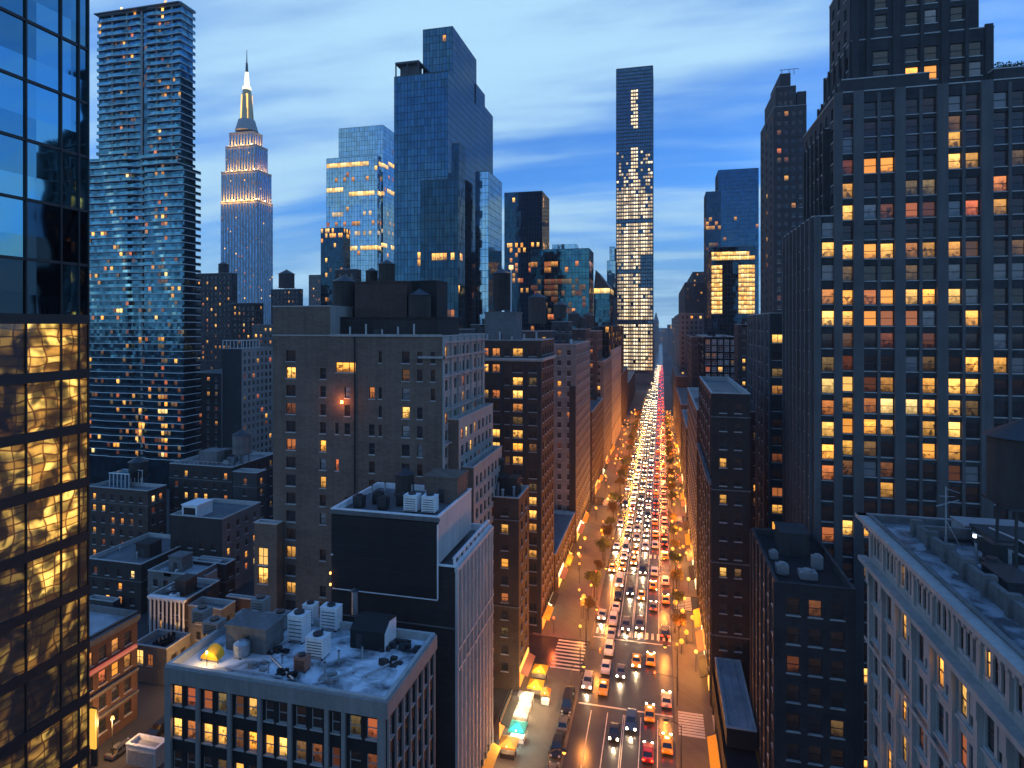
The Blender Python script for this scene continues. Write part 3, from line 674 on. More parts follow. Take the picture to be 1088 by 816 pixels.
for (Y, xl, xr, yt, xe, m, lab, _) in far:
    simple('mid_rise_building', lab, 'building', pxbox(Y, xl, xr, yt, xe), 0, M[m], F=dict(sp=3.4, ww=1.5, wh=2.0, fh=3.8), L=dict(sp=3.4, ww=1.5, wh=2.0, fh=3.8), prob=dict(d=.86,m=.07,o=.04,y=.02,w=.01), nmax=0)
for i, (xl, xr, yt, Y) in enumerate([(686,697,350,1500),(694,700,341,1900),(700,706,352,2600),(704,712,349,1900),(709,717,345,1500),(714,724,338,1250),(690,696,356,1150)]):
    a = pxbox(Y, xl, xr, yt, None, 60)
    lab = ['hazy blue building at the end of the avenue beside the slender tower','hazy pointed tower at the far end of the avenue','tiny hazy block exactly where the avenue vanishes','tiny hazy block just right of the vanishing avenue','hazy building behind the grey stepped building','hazy dark slab over the far right side of the avenue','small dim block at the slender tower base'][i]
    bb = simple('distant_building', lab, 'building', a, 0, M['stone_grey'], F=dict(sp=5, ww=2.4, wh=2.2, fh=4.4), prob=dict(d=.8,m=.1,o=.06,y=.04), nmax=0)
    if i == 1: q = MB(); q.cyl((a[0]+a[1])/2, a[2]+8, a[4], a[4]+28, 8, .3, 8); q.build('spire', M['stone_grey'], bb.root)
# --- slim dark tower with stepped crown, right
Y = 285; a = pxbox(Y, 822, 857, 97, 808); X0, X1, Y0, Y1, z1 = a
kl = [(816.5,211,'y'),(816,230,'o'),(816,251,'y'),(816,272,'o'),(816,283,'o'),(835,117,'o'),(829,139,'m'),(834,192,'o'),(838,168,'m'),(828,171,'m'),(814,128,'m')]
bb = Bld('dark_slab_tower', 'tall slim dark brick tower with stepped crown, left of the big art deco tower', 'tower', ((X0+X1)/2, Y0, 0))
bb.vol(X0, X1, Y0, Y1, 0, z1-7, lambda f: grid(f.W, 0, z1-7, n=4, ww=1.6, wh=2.1, fh=4.0), None, lambda f: grid(f.W, 0, z1-7, n=3, ww=2.6, wh=2.1, fh=4.0))
bb.vol(X0+1, X1-4, Y0+1, Y1-6, z1-8, z1+2, lambda f: grid(f.W, z1-8, z1+2, n=3, ww=1.4, wh=2.1, fh=4.0), None, None)
bb.vol(X0+3, X1-6, Y0+2, Y1-10, z1+1, z1+8)
bb.vol(X1-3.6, X1, Y0+.5, Y1, z1-8, z1-1)
bb.finish(M['stone_dark'], lit=kl, prob=dict(d=.95,m=.04,o=.01), nmax=90)
q = MB()
for x in (X0+4, X0+7, X0+9): q.tube((x, Y0+4, z1+8), (x, Y0+4, z1+10.5), .12)
q.tube((X0+3, Y0+4, z1+10.5), (X0+11, Y0+4, z1+10.5), .12); q.build('roof_rail', M['dark_steel'], bb.root)

# ================================================================== LEFT: glass tower close by, balcony tower behind it
XA = -41.4; yA = [22, 25.6, 29.2, 31.75, 34.2, 35.55, 36.3]
t = thing('glass_tower', 'nearest glass curtain wall tower with painted yellow reflections on lower floors, at the left edge', 'tower', (XA-8, 30, 0))
core = MB(); core.box(XA-22, XA-.35, 6, 36.2, 0, 120); core.build('core', M['black'], t)
mul = MB(); ban = MB()
z0A = 74+ (345-330)*36/646
gA = glass_mat('near_glass_sky', (0.13, 0.30, 0.38), 0.03, (2.5, 2.5, 4.0), 0.02, 0.3)
def painted_reflection(name, strength):
    m, n, l, b = newmat(name)                   # reflections of lit windows in wavy glass, painted as a glowing warped grid
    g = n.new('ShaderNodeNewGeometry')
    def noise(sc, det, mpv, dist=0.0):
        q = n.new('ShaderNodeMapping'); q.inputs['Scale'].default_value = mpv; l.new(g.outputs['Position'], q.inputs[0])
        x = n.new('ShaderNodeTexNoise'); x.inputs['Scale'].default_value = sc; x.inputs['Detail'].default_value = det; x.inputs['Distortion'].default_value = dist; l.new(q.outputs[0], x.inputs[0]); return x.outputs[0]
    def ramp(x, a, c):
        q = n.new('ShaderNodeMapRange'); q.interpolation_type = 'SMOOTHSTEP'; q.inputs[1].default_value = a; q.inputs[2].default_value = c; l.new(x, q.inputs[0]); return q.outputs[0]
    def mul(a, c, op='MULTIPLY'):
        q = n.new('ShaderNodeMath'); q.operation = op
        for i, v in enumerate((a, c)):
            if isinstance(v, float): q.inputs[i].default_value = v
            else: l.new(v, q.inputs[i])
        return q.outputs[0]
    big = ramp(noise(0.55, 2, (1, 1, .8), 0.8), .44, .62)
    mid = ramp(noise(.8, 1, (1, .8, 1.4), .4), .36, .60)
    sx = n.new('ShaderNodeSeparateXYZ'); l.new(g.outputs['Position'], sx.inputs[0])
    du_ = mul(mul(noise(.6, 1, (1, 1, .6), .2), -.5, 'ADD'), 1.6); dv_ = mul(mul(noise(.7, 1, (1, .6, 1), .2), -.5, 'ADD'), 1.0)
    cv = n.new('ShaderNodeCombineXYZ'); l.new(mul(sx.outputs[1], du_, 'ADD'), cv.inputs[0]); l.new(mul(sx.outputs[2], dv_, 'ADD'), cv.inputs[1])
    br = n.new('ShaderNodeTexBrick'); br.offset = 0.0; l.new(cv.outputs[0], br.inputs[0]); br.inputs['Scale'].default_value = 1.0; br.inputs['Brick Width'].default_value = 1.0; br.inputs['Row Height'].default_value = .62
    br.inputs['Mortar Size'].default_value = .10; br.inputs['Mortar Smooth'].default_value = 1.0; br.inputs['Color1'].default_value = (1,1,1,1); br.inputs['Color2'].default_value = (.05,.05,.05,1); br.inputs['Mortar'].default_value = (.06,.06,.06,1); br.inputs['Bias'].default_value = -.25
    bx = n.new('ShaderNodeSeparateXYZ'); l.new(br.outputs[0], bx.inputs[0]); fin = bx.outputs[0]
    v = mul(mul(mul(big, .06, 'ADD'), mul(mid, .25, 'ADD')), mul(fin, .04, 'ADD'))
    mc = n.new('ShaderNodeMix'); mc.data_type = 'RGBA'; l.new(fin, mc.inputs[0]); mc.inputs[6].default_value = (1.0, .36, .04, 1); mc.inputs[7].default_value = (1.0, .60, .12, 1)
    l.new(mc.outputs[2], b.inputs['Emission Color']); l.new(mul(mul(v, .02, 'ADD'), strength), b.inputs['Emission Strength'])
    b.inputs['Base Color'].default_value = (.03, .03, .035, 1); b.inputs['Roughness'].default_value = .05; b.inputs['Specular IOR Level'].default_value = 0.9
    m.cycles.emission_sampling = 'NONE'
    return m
pl = {'a': painted_reflection('near_reflection_bright', 1.25), 'b': painted_reflection('near_reflection_mid', 0.45), 'c': painted_reflection('near_reflection_low', 0.16)}
gD = glass_mat('near_glass_dark', (0.03, 0.05, 0.07), 0.04, (2.5, 2.5, 4.0), 0.03, 0.4)
zf = [74.6+4.0*k for k in range(-19, 12)]
rows = {-1: 'caab', -2: 'caaa', -3: 'baaa', -4: 'baab', -5: 'caab', -6: 'cbbb', -7: 'cccb', -8: 'cbbb', -9: 'ccab', -10: 'caab', -11: 'cbba', -12: 'ccab'}
for k in range(-19, 11):
    z = 74.4+4.0*k
    ban.box(XA-.30, XA+.16, 6, 36.36, z-.34, z+.34) if k < 1 else ban.box(XA-.30, XA+.10, 6, 36.36, z-.10, z+.10)
    for i, (a, c) in enumerate(zip(yA, yA[1:])):
        p = MB(); zb, zt = z+(.345 if k < 1 else .105), z+4-(.345 if k+1 < 1 else .105)
        p.box(XA-.3, XA, a+.05, c-.05, zb, zt, 0, skip='r')
        kk = random.randrange(40)
        p.face([(XA,a+.05,zb),(XA,c-.05,zb),(XA,c-.05,zt),(XA,a+.05,zt)], 1, [(kk+.001,0),(kk+.999,0),(kk+.999,1),(kk+.001,1)])
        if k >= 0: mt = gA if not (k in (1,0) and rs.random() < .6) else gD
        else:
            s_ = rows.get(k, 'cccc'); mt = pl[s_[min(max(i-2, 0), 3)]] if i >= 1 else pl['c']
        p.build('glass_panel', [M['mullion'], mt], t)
for y in yA: mul.box(XA-.3, XA+.14, y-.05, y+.05, 0, 119)
mul.build('mullion_grid', M['mullion'], t); ban.build('floor_band', M['mullion'], t)
e = MB(); e.box(XA-22, XA-.31, 36.2, 36.4, 0, 119); e.build('end_wall', M['black'], t)

# balcony tower
Y = 228
def condo():
    t = thing('balcony_tower', 'very tall apartment tower wrapped in rows of wavy glass balconies', 'apartment tower', (fx(150,Y), Y, 0))
    X0, X1 = fx(100, Y), fx(188, Y); Xl, Xr = fx(92, Y), fx(194, Y); Ye = yx(205, X1)
    ztop = zp(2, X1, Y)+0; zw = zp(170, Xl, Y); fh = 3.25
    glass = glass_mat('condo_glass', (0.04, 0.10, 0.15), 0.1, (1.6, 1.6, 3.25), 0.04, 0.6)
    w_ = MB(); w_.box(X0, X1, Y+2.4, Ye, 0, ztop); w_.box(Xl, Xl+22, Y+1.2, Ye-3, 0, zw); w_.box(Xr-20, Xr, Y+1.0, yx(208, Xr), 0, zp(179, Xr, Y))
    w_.build('glass_wall', glass, t)
    slabm = wall_mat('balcony_concrete', (0.55, 0.60, 0.62), 0.7, 0.2, 0.3, 0.1)
    railm = glass_mat('balcony_glass', (0.07, 0.19, 0.25), 0.12, (1.6, 1.6, 3.25), 0.05, 0.5)
    n = int(ztop/fh); lt = []
    for j in range(4, n+1):
        z = ztop-(n-j)*fh
        b = MB(); xs = []
        low_l, low_r = z < zw, z < zp(179, Xr, Y)
        xa, xb = (Xl if low_l else X0), (Xr if low_r else X1)
        ns = 34
        def yy(x):
            q = (x-xa)/(xb-xa); wv = .45*math.sin(q*6.3*2.2+j*.13)+.3*math.sin(q*6.3*5+j*.5)
            notch = 1.9 if (.52 < q < .60) else 0
            base = Y+1.25 if not (low_l or low_r) else Y-.1
            return base+wv*.6+notch*.6
        P = [(xa+(xb-xa)*i/ns, yy(xa+(xb-xa)*i/ns)) for i in range(ns+1)]
        ye = Ye+1
        for (p, q) in zip(P, P[1:]):
            b.face([(p[0],p[1],z-.25),(q[0],q[1],z-.25),(q[0],q[1],z+.02),(p[0],p[1],z+.02)], 0)
            b.face([(p[0],p[1],z+.02),(q[0],q[1],z+.02),(q[0],Y+2.6,z+.02),(p[0],Y+2.6,z+.02)], 0)
            b.face([(p[0],Y+2.6,z-.25),(q[0],Y+2.6,z-.25),(q[0],q[1],z-.25),(p[0],p[1],z-.25)], 0)
            b.face([(p[0],p[1]+.06,z+.02),(q[0],q[1]+.06,z+.02),(q[0],q[1]+.06,z+1.15),(p[0],p[1]+.06,z+1.15)], 1)
        b.box(xb+.003, xb+.5, P[-1][1], ye, z-.25, z+.02, 0); b.box(xb+.42, xb+.48, P[-1][1], ye, z+.022, z+1.15, 1)
        b.box(xa, xa+.06, P[0][1], Y+8, z+.022, z+1.15, 1); b.box(xa-.05, xa-.003, P[0][1], Y+8, z-.25, z+.02, 0); b.build('balcony', [slabm, railm], t)
        for i in range(30):
            x = xa+(xb-xa)*(i+.5)/30; px, py, d = pxy((x, Y, z+1.5))
            c = .05 if py < 230 else .075 if py < 420 else .13
            if 165 < px < 176: c *= 5.0
            if 128 < px < 138: c *= 1.6
            if rs.random() < c: lt.append((x, z, (xb-xa)/30, low_l or low_r))
    rest = MB(); k = 0; lt.sort(key=lambda e: abs(e[1]-CAM_H))
    for (x, z, wd, low) in lt:
        st = rs.choices('myow', [.5, .12, .28, .06])[0]; yq = Y+2.33 if not low else Y+.93
        b = MB() if k < 80 else rest
        b.face([(x-wd*.42,yq,z+.1),(x+wd*.42,yq,z+.1),(x+wd*.42,yq,z+2.85),(x-wd*.42,yq,z+2.85)], WK.index(st), [(k+.001,0),(k+.999,0),(k+.999,1),(k+.001,1)]); k += 1
        if b is not rest: b.build('lit_window', [WIN[q] for q in WK], t)
    tag(rest.build('lit_window', [WIN[q] for q in WK], t), kind='stuff')
    col = MB()
    for q in (.18, .36, .54, .72, .9): x = X0+(X1-X0)*q; col.box(x-.5, x+.5, Y+1.9, Y+2.39, 0, ztop)
    col.build('column', M['concrete'], t)
    r = MB(); r.box(X0-.3, X1+.8, Y, Ye+1, ztop+.03, ztop+.5); r.build('roof', M['roof'], t)
condo()
# ================================================================== LEFT: low city between the towers and the brick block
DIM = dict(d=.83, m=.08, o=.05, y=.03, w=.01)
def fill(lab, px, z0=0, m='brick_dark', R=True, prob=DIM, nmax=50, lit=(), name='apartment_building', sp=3.2, fh=3.5, ww=1.3, wh=1.8, roofm=None, style='sash', par=.9, frame=None, L=False, pairs=False):
    q = dict(sp=sp, ww=ww, wh=wh, fh=fh, pairs=pairs)
    return simple(name, lab, 'building', px, z0, M[m], roofm or M['roof'], F=q, R=q if R else None, L=q if L else None, prob=prob, nmax=nmax, lit=lit, style=style, par=par, frame=frame)
# distant left
b8 = fill('stepped blue grey building below the floodlit skyscraper', pxbox(340, 208, 246, 290, 252), 0, 'stone_dark', lit=[(218,325,'o'),(222,318,'y'),(228,333,'o')])
water_tank((b8.root.location.x+2), 347, b8.root.location.z+zp(290,-190,340)-.9, 3.2, 6, 'dark water tank on the stepped building right of the balcony tower', 3)
fill('lower stepped wing in front of the floodlit skyscraper base', pxbox(320, 246, 272, 322, 280), 0, 'brick_dark', lit=[(259,347,'w'),(252,335,'o')])
fill('pale building between the floodlit skyscraper base and the brown brick block', pxbox(300, 268, 291, 345, 293), 0, 'stone_grey', lit=[(276,358,'o'),(281,352,'y'),(285,366,'o'),(279,372,'m')])
bt = fill('small dark building with balustrade under a lone water tank on the skyline', pxbox(420, 288, 318, 307, 322), 0, 'stone_dark')
water_tank(fx(304.5, 428), 428, zp(307, -230, 428)-.8, 6.0, 11, 'water tank with pointed roof alone against the sky, right of the floodlit skyscraper', 2.5)
fill('small pale tower peeking over the brown brick block beside the narrow dark tower', pxbox(520, 328, 341, 292, 343), 0, 'stone_grey')
bl = fill('dark glassy block with rounded tank tops in front of the narrow dark tower', pxbox(250, 356, 378, 286, 384), 0, 'stone_dark', prob=dict(d=.97,o=.03))
# building with white framed windows
a = pxbox(255, 199, 256, 371, 290.5)
bb = Bld('apartment_building', 'blue grey apartment block with white framed side windows, behind the low rooftops', 'building', ((a[0]+a[1])/2, a[2], 0)); bb.rm = 1
X0, X1, Y0, Y1, z1 = a; zs_ = zp(396, X0, Y0)
lt = [(203.5,404,'w'),(204,419,'w'),(283,445,'y'),(244,436,'y')]
bb.vol(X0, X1-11, Y0, Y1, 0, zs_, lambda f: grid(f.W, 0, zs_, n=4, ww=1.6, wh=1.9, fh=3.6), None, None)
bb.vol(X1-11, X1, Y0+.5, Y1, 0, z1, None, lambda f: grid(f.W, 0, z1, sp=3.3, ww=1.9, wh=2.2, fh=3.6, pairs=False), None)
bb.finish([M['stone_dark'], M['stone']], lit=lt, prob=dict(d=.8,b=.08,m=.06,o=.05,y=.01), nmax=96, frame=M['frame_pale'], style='cross')
q = MB()
for i in range(6): x = X1-10.8+i*2.1; q.box(x-.12, x+.12, Y0+.6, Y0+.9, z1+.2, z1+4)
q.box(X1-11, X1, Y0+.6, Y0+.9, z1+4, z1+4.4); q.box(X1-.4, X1, Y0+.9, Y0+14, z1+4, z1+4.4)
for i in range(6): y = Y0+2+i*2.4; q.box(X1-.32, X1-.06, y-.12, y+.12, z1+.2, z1+4)
q.build('roof_pergola', M['white_paint'], bb.root)
# dark blocks on the middle left
a = pxbox(165, 180, 247, 497, None, 22); X0, X1, Y0, Y1, z1 = a
bb = fill('dark apartment block with terrace rail, below the white framed apartment block', a, 0, 'brick_dark', lit=[(202,523,'y'),(215,523,'y'),(240,525,'o'),(240,538,'y'),(244,536,'o'),(194,532,'o'),(206,540,'o'),(203,499,'o')], sp=3.6)
q = MB(); q.box(X0+6, X0+13, Y0+6, Y0+12, z1-.9, z1+3.2, skip='b'); q.build('bulkhead', M['stone_grey'], bb.root)
r = MB()
for i in range(14): x = X0+.5+(X1-X0-1)*i/13; r.box(x-.05, x+.05, Y0+.1, Y0+.2, z1+.18, z1+1.3)
r.box(X0+.4, X1-.4, Y0+.1, Y0+.2, z1+1.3, z1+1.4); r.build('roof_rail', M['steel'], bb.root)
a2 = pxbox(163, 247.5, 273, 503, 283); fill('plain dark slab under the water tank, left of the brown brick block', a2, 0, 'stone_dark', sp=5, lit=[(277,511,'o'),(264,512,'m')], R=True)
water_tank(fx(257, 170), 170, a2[4]-.9, 2.75, 6.0, 'large water tank on dark legs, left of the brown brick block', 5.2, mat=M['stone_grey'])
for k in range(5):
    ac_unit(X0+3+k*3.1, Y0+13+(k%2)*3, z1-.9, 1.8, 1.6, 1.6+.3*(k%3), 'grey air conditioning box on the dark block with terrace rail', 'air conditioners on the dark terraced block', M['concrete'])
a = pxbox(141, 181, 236, 552, 277); X0, X1, Y0, Y1, z1 = a
bb = Bld('apartment_building', 'dark fronted block with pale side wall and white roof hut, near the brown brick block', 'building', ((X0+X1)/2, Y0, 0)); bb.rm = 1
bb.vol(X0, X1, Y0, Y1, 0, z1, lambda f: grid(f.W, 0, z1, n=4, ww=1.4, wh=1.8, fh=3.6, top=6), lambda f: grid(f.W, 0, z1, sp=3.4, ww=1.2, wh=1.7, fh=3.4), None)
bb.finish([M['brick_dark'], M['stone_grey']], lit=[(258,591,'y'),(262,600,'o')], prob=DIM, nmax=60)
q = MB(); q.box(X0+2, X0+7, Y0+2, Y0+8, z1-1, z1+2.3, skip='b'); q.box(X0+1.8, X0+7.2, Y0+1.8, Y0+8.2, z1+2.303, z1+2.55); hut = q.build('roof_hut', M['white_paint'], bb.root); hut['_o'] = bb.root['_o']
q = MB(); q.box(X0+2.6, X0+6.4, Y0+1.93, Y0+1.996, z1-.2, z1+1.7); q.build('window', M['black'], hut)
a = pxbox(152, 93, 157, 522, 177); X0, X1, Y0, Y1, z1 = a
bb = fill('dark apartment house below the balcony tower with a roof conservatory', a, 0, 'brick_brown', lit=[(99,535,'y'),(106,535,'y'),(102,581,'o'),(114,581,'m'),(119,553,'o'),(104,565,'o'),(166,578,'o'),(171,527,'o'),(164,529,'w')], sp=3.4)
q = MB()
for i in range(6):
    for j in (0, 1): q.box(X0+4+i*1.5-.07, X0+4+i*1.5+.07, Y0+4+j*5, Y0+4.14+j*5, z1-.9, z1+3.4)
q.box(X0+3.8, X0+11.7, Y0+3.9, Y0+4.2, z1+3.4, z1+3.6); q.box(X0+3.8, X0+11.7, Y0+8.9, Y0+9.2, z1+3.4, z1+3.6); q.box(X0+3.9, X0+11.6, Y0+4.2, Y0+8.9, z1+3.45, z1+3.55, 1)
q.box(X0+4, X0+11.5, Y0+4.2, Y0+4.25, z1-.9, z1+3.4, 1); q.build('conservatory', [M['white_paint'], G['pale']], bb.root)
water_tank(fx(147, 163), 163, z1-.9, 2.7, 4.6, 'squat round water tank beside the roof conservatory', 2.2, mat=M['brick_dark'])
a = pxbox(128, 92, 150, 600, None, 20); fill('low dark building in shadow below the roof conservatory', a, 0, 'brick_dark', lit=[(96,606,'m')], sp=3.6)
a = pxbox(124, 157, 206, 612, None, 10); X0, X1, Y0, Y1, z1 = a
bb = fill('low building with pale flat roof and three lit windows', a, 0, 'stone_grey', lit=[(155,632,'y'),(165,633,'y'),(173,633,'o')], sp=3.2, roofm=M['roof_pale'])
a = pxbox(127, 206, 219, 612, 231); fill('narrow house with pale lit side wall behind the low pale roof', a, 0, 'stone', lit=[(222,622,'w'),(225,622,'w'),(228,621,'w')], sp=2.6, roofm=M['roof_pale'])
a = pxbox(112, 160, 199, 637, None, 10); X0, X1, Y0, Y1, z1 = a
bb = fill('small building fronted by tall white columns', a, 0, 'brick_brown', R=False, sp=4, lit=[(170,662,'o')])
for i in range(9):
    q = MB(); x = X0+.5+(X1-X0-1)*i/8; q.cyl(x, Y0-.55, 0, z1-.6, .22, .19, 10); q.box(x-.3, x+.3, Y0-.85, Y0-.25, z1-.6, z1-.3); q.build('column', M['white_paint'], bb.root)
q = MB(); q.box(X0, X1, Y0-.95, Y0-.01, z1-.29, z1+.2); q.build('entablature', M['white_paint'], bb.root)
a = pxbox(112, 200, 236, 648, 250); bb = fill('lit corner house behind the snowy roof terrace, two amber windows', a, 0, 'stone_grey', lit=[(208,657,'y'),(217,658,'y')], sp=3)
for i, (lx_, ly_) in enumerate([(-90.5, 84), (-84, 99), (-72, 112), (-91.5, 106)]):
    t = thing('street_lamp', 'warm street lamp in the side street, '+['nearest the yellow sign','by the small pale box building','behind the snowy roof terrace','by the red banded shop'][i], 'street lamp', (lx_, ly_, 0))
    q = MB(); q.tube((lx_, ly_, 0), (lx_, ly_, 7), .1, 8); q.build('pole', M['dark_steel'], t); q = MB(); q.cyl(lx_, ly_, 7.01, 7.5, .3, .2, 10); q.build('lamp_head', emit_mat('side_street_bulb', (1.0, .5, .12), 3), t)
    l = bpy.data.lights.new('side_street_light', 'POINT'); l.energy = 2600; l.color = (1, .5, .16); l.shadow_soft_size = .3; o = bpy.data.objects.new('side_street_light', l); COL.objects.link(o); o.location = (lx_, ly_-.8, 6.6)
# facade on the side street, with the red band
XF = -96.0; Y1 = yx(146, XF); Y0 = yx(92, XF)-20; z1 = zp(650, XF, Y1)
bb = Bld('shop_building', 'low stone building with a glowing red sign band, beside the left glass tower', 'building', (XF-12, Y0, 0))
def R1(f): return grid(f.W, 0, z1, sp=2.6, ww=1.5, wh=2.4, fh=4.3, sill=.8, top=1.6)
bb.vol(XF-26, XF, Y0, Y1, 0, z1, None, R1, None)
bb.cornice(XF-26, XF, Y0, Y1, z1-1.1, .8, .7)
bb.finish(M['brick_red'], M['roof_pale'], M['stone_grey'], prob=dict(d=.45,m=.2,o=.2,y=.08,w=.07), nmax=60, lit=[(115,718,'o')])
red = emit_mat('red_sign_light', (1.0, 0.20, 0.14), 0.4)
q = MB(); zr = zp(684, XF, Y1); q.box(XF+.05, XF+.6, Y0+10, Y1-.6, zr-.28, zr+.28); q.build('sign_band', red, bb.root)
for k, zb in enumerate((zr-4.4, zr-8.6)):
    q = MB(); q.box(XF+.01, XF+.5, Y0+4, Y1-.2, zb-.3, zb+.2); q.build('ledge', M['stone_grey'], bb.root)
a = pxbox(104, 141, 177, 690, 202); X0, X1, Y0, Y1, z1 = a
bb = Bld('shop_building', 'low grey corner building with a column of bright yellow bay windows', 'building', ((X0+X1)/2, Y0, 0))
bb.vol(X0, X1, Y0, Y1, 0, z1, lambda f: [(.4, 2.6, z1-4-k*3.6, z1-1-k*3.6) for k in range(4)]+[(3.6, 5.0, z1-4-k*3.6, z1-1.6-k*3.6) for k in range(4)], lambda f: grid(f.W, 0, z1, sp=3, ww=1.4, wh=1.9, fh=3.6), None)
bb.finish(M['stone_grey'], M['roof'], lit=[(146,703,'w'),(146,720,'w'),(146,738,'w'),(146,756,'y'),(160,706,'o')], prob=DIM, style='cross')
q = MB(); q.box(X1-4, X1-2.8, Y0+1, Y1-1, z1-.9, z1+.6); q.box(X0+3, X0+6, Y0+2, Y1-2, z1-.9, z1-.2); q.build('skylight', G['blue'], bb.root)
a = pxbox(84, 134, 165, 797, 178); bb = Bld('shed', 'small pale flat roofed box building left of the snowy roof terrace', 'building', ((a[0]+a[1])/2, a[2], 0))
bb.vol(*a[:4], 0, a[4], None, None, None, par=.5); bb.finish(M['white_brick'], M['roof_pale'], M['white_paint'])
q = MB(); q.box(a[0]+.4, a[1]-.4, a[2]-.06, a[2]-.004, a[4]-3.4, a[4]-.8); q.build('garage_door', M['steel'], bb.root)
t = thing('shop_sign', 'tall yellow lit shop sign at the foot of the left glass tower', 'sign', (-82.4, 82, 0))
q = MB(); x_ = fx(98, 82); q.box(x_-.6, x_+.6, 82, 82.3, 3, 9.5); q.build('sign_face', emit_mat('yellow_sign', (1.0, 0.50, 0.06), 1.0), t)
q = MB(); q.box(x_-.7, x_+.7, 82.31, 82.5, 0, 9.7); q.build('sign_frame', M['dark_steel'], t)
for i, (xl, xr, yt, Y, xe, m) in enumerate([(92,130,560,195,140,'brick_red'),(150,182,545,205,190,'stone_dark'),(120,160,600,150,168,'brick_dark'),(205,240,600,132,250,'brick_dark'),(240,288,640,118,292,'brick_brown'),(170,205,470,300,212,'brick_dark'),(92,120,640,124,128,'stone_dark')]):
    fill(['reddish block half hidden behind the conservatory house','dark house in the gap below the balcony tower','dark low house between the conservatory house and the pale roof','dark house in shadow behind the pale side wall','brown low house at the foot of the brown brick block','far dark house just right of the balcony tower foot','grey low house tucked beside the left glass tower'][i], pxbox(Y, xl, xr, yt, xe), 0, m)
# ================================================================== BROWN BRICK BLOCK
Y = 101; X0, X1 = fx(290, Y), fx(470, Y); Ye = yx(515, X1); z1 = zp(357, (X0+X1)/2, Y); Xt = fx(351, Y); zt = zp(326, X0, Y)
bb = Bld('brick_apartment_block', 'big brown brick apartment block with pale stone side and rooftop sheds', 'building', ((X0+X1)/2, Y, 0)); bb.rm = 1
rows = [417+19.6*k for k in range(13)]
plit = [(311,397,'y'),(367,390,'y'),(343,479,'y'),(368,479,'y'),(395,373,'w'),(431,433,'y'),(429,453,'b'),(281,591,'y'),(307,625,'o'),(467,447,'o'),(492,440,'o'),(500,438,'y'),(486,443,'m'),(488,460,'o'),(496,457,'w'),(505,452,'o'),(497,530,'y'),(502,526,'y'),(506,522,'w'),(482,481,'m'),(500,474,'w'),(471,370,'o'),(502,389,'m'),(358,500,'o'),(372,500,'o')]
def PF(f):
    H = pxgrid(f, [(309,2.0,.05),(343,1.25,.15),(358,.7,.35),(369,1.1,.3),(395,1.1,.15),(404,.6,.4),(431,1.5,.2),(446,1.0,.25),(460,.8,.4)], [379,397.5]+rows, 2.1, seed=4)
    zc = zp(390, -60, Y)
    H = [h for h in H if not (f.Upx(352) < h[1] and h[0] < f.Upx(382) and h[2] < zc+2 and h[3] > zc-2)]
    u = f.Upx(367); H.append((u-2.0, u+2.0, zc-.95, zc+.95))
    u = f.Upx(368); z = zp(479, -60, Y)
    return H
bb.vol(X0, X1, Y, Ye, 0, z1, PF, lambda f: grid(f.W, 0, z1, sp=2.55, ww=1.45, wh=1.9, fh=3.0, sill=.8, top=1.6, margin=.9), None, deep=.35)
bb.vol(X0+.01, Xt, Y+.02, Y+13, z1+.2, zt, par=.4)
bb.vol(X1+.005, X1+2.0, Y+3, Ye-.5, 0, zp(446, X1, Y+3), None, lambda f: grid(f.W, 0, zp(446, X1, Y+3), sp=2.7, ww=1.5, wh=1.9, fh=3.0, sill=.8, top=1.6), None, par=.8)
bb.vol(X1+2.005, X1+4.2, Y+5, Ye-1.2, 0, zp(496, X1, Y+5), None, lambda f: grid(f.W, 0, zp(496, X1, Y+5), sp=2.7, ww=1.5, wh=1.9, fh=3.0, sill=.8, top=1.6), None, par=.8)
bb.finish([M['brick_tan'], M['stone']], lit=plit, prob=dict(d=.86,m=.06,o=.03,b=.05), style=lambda f, h: 'tri' if h[1]-h[0] > 3 else 'split' if (h[1]-h[0] > 1.9 and f.k == 'F') else 'sash', nmax=96)
q = MB()                                        # stone piers and balcony ledges on the side
nb = 12
fR = Face('R', X0, X1, Y, Ye)
for i in range(0, 14, 2): u = min(fR.W-.3, .25+i*(fR.W-.6)/13); fR.box(q, u-.22, u+.22, -.35, -.003, 30, z1)
for k in range(0, 14, 2): z = z1-1.1-3.0*k; fR.box(q, 0, fR.W, -.75, -.355, z-.12, z+.12)
q.build('pilaster', M['stone'], bb.root)
q = MB(); q.tube((fx(377,Y), Y-.14, 30), (fx(377,Y), Y-.14, z1), .12); q.build('drain_pipe', M['black'], bb.root)
q = MB(); q.box(fx(351,Y), X1, Y-.25, Y-.004, z1-.1, z1+.35); q.box(fx(445,Y), X1+.6, Y-.5, Y-.26, zp(381,X1,Y), zp(381,X1,Y)+.4); fR.box(q, -.5, fR.W, -.6, -.356, zp(381,X1,Y), zp(381,X1,Y)+.4); q.build('cornice', M['stone'], bb.root)
for (xl, xr, yt, yy, dd, m) in [(377,432,300,106,8,'brick_brown'),(338,465,338,104.5,12,'brick_dark'),(436,464,300,109,6,'black')]:
    bulkhead(bb, fx(xl, yy), fx(xr, yy), yy, yy+dd, z1-1, zp(yt, -50, yy), M[m], m != 'black')
t = thing('wall_lamp', 'orange red glowing lamp on the brown brick wall', 'lamp', (fx(364.5,Y), Y, zp(426,-60,Y)))
q = MB(); lx, lz = fx(364.5,Y), zp(426,-60,Y); q.cyl(lx, Y-.45, lz-.3, lz+.25, .28, .2, 10); q.build('lamp_shade', emit_mat('red_lamp', (1.0, 0.22, 0.05), 14), t)
q = MB(); q.box(lx-.06, lx+.06, Y-.44, Y-.01, lz+.26, lz+.34); q.build('bracket', M['dark_steel'], t)
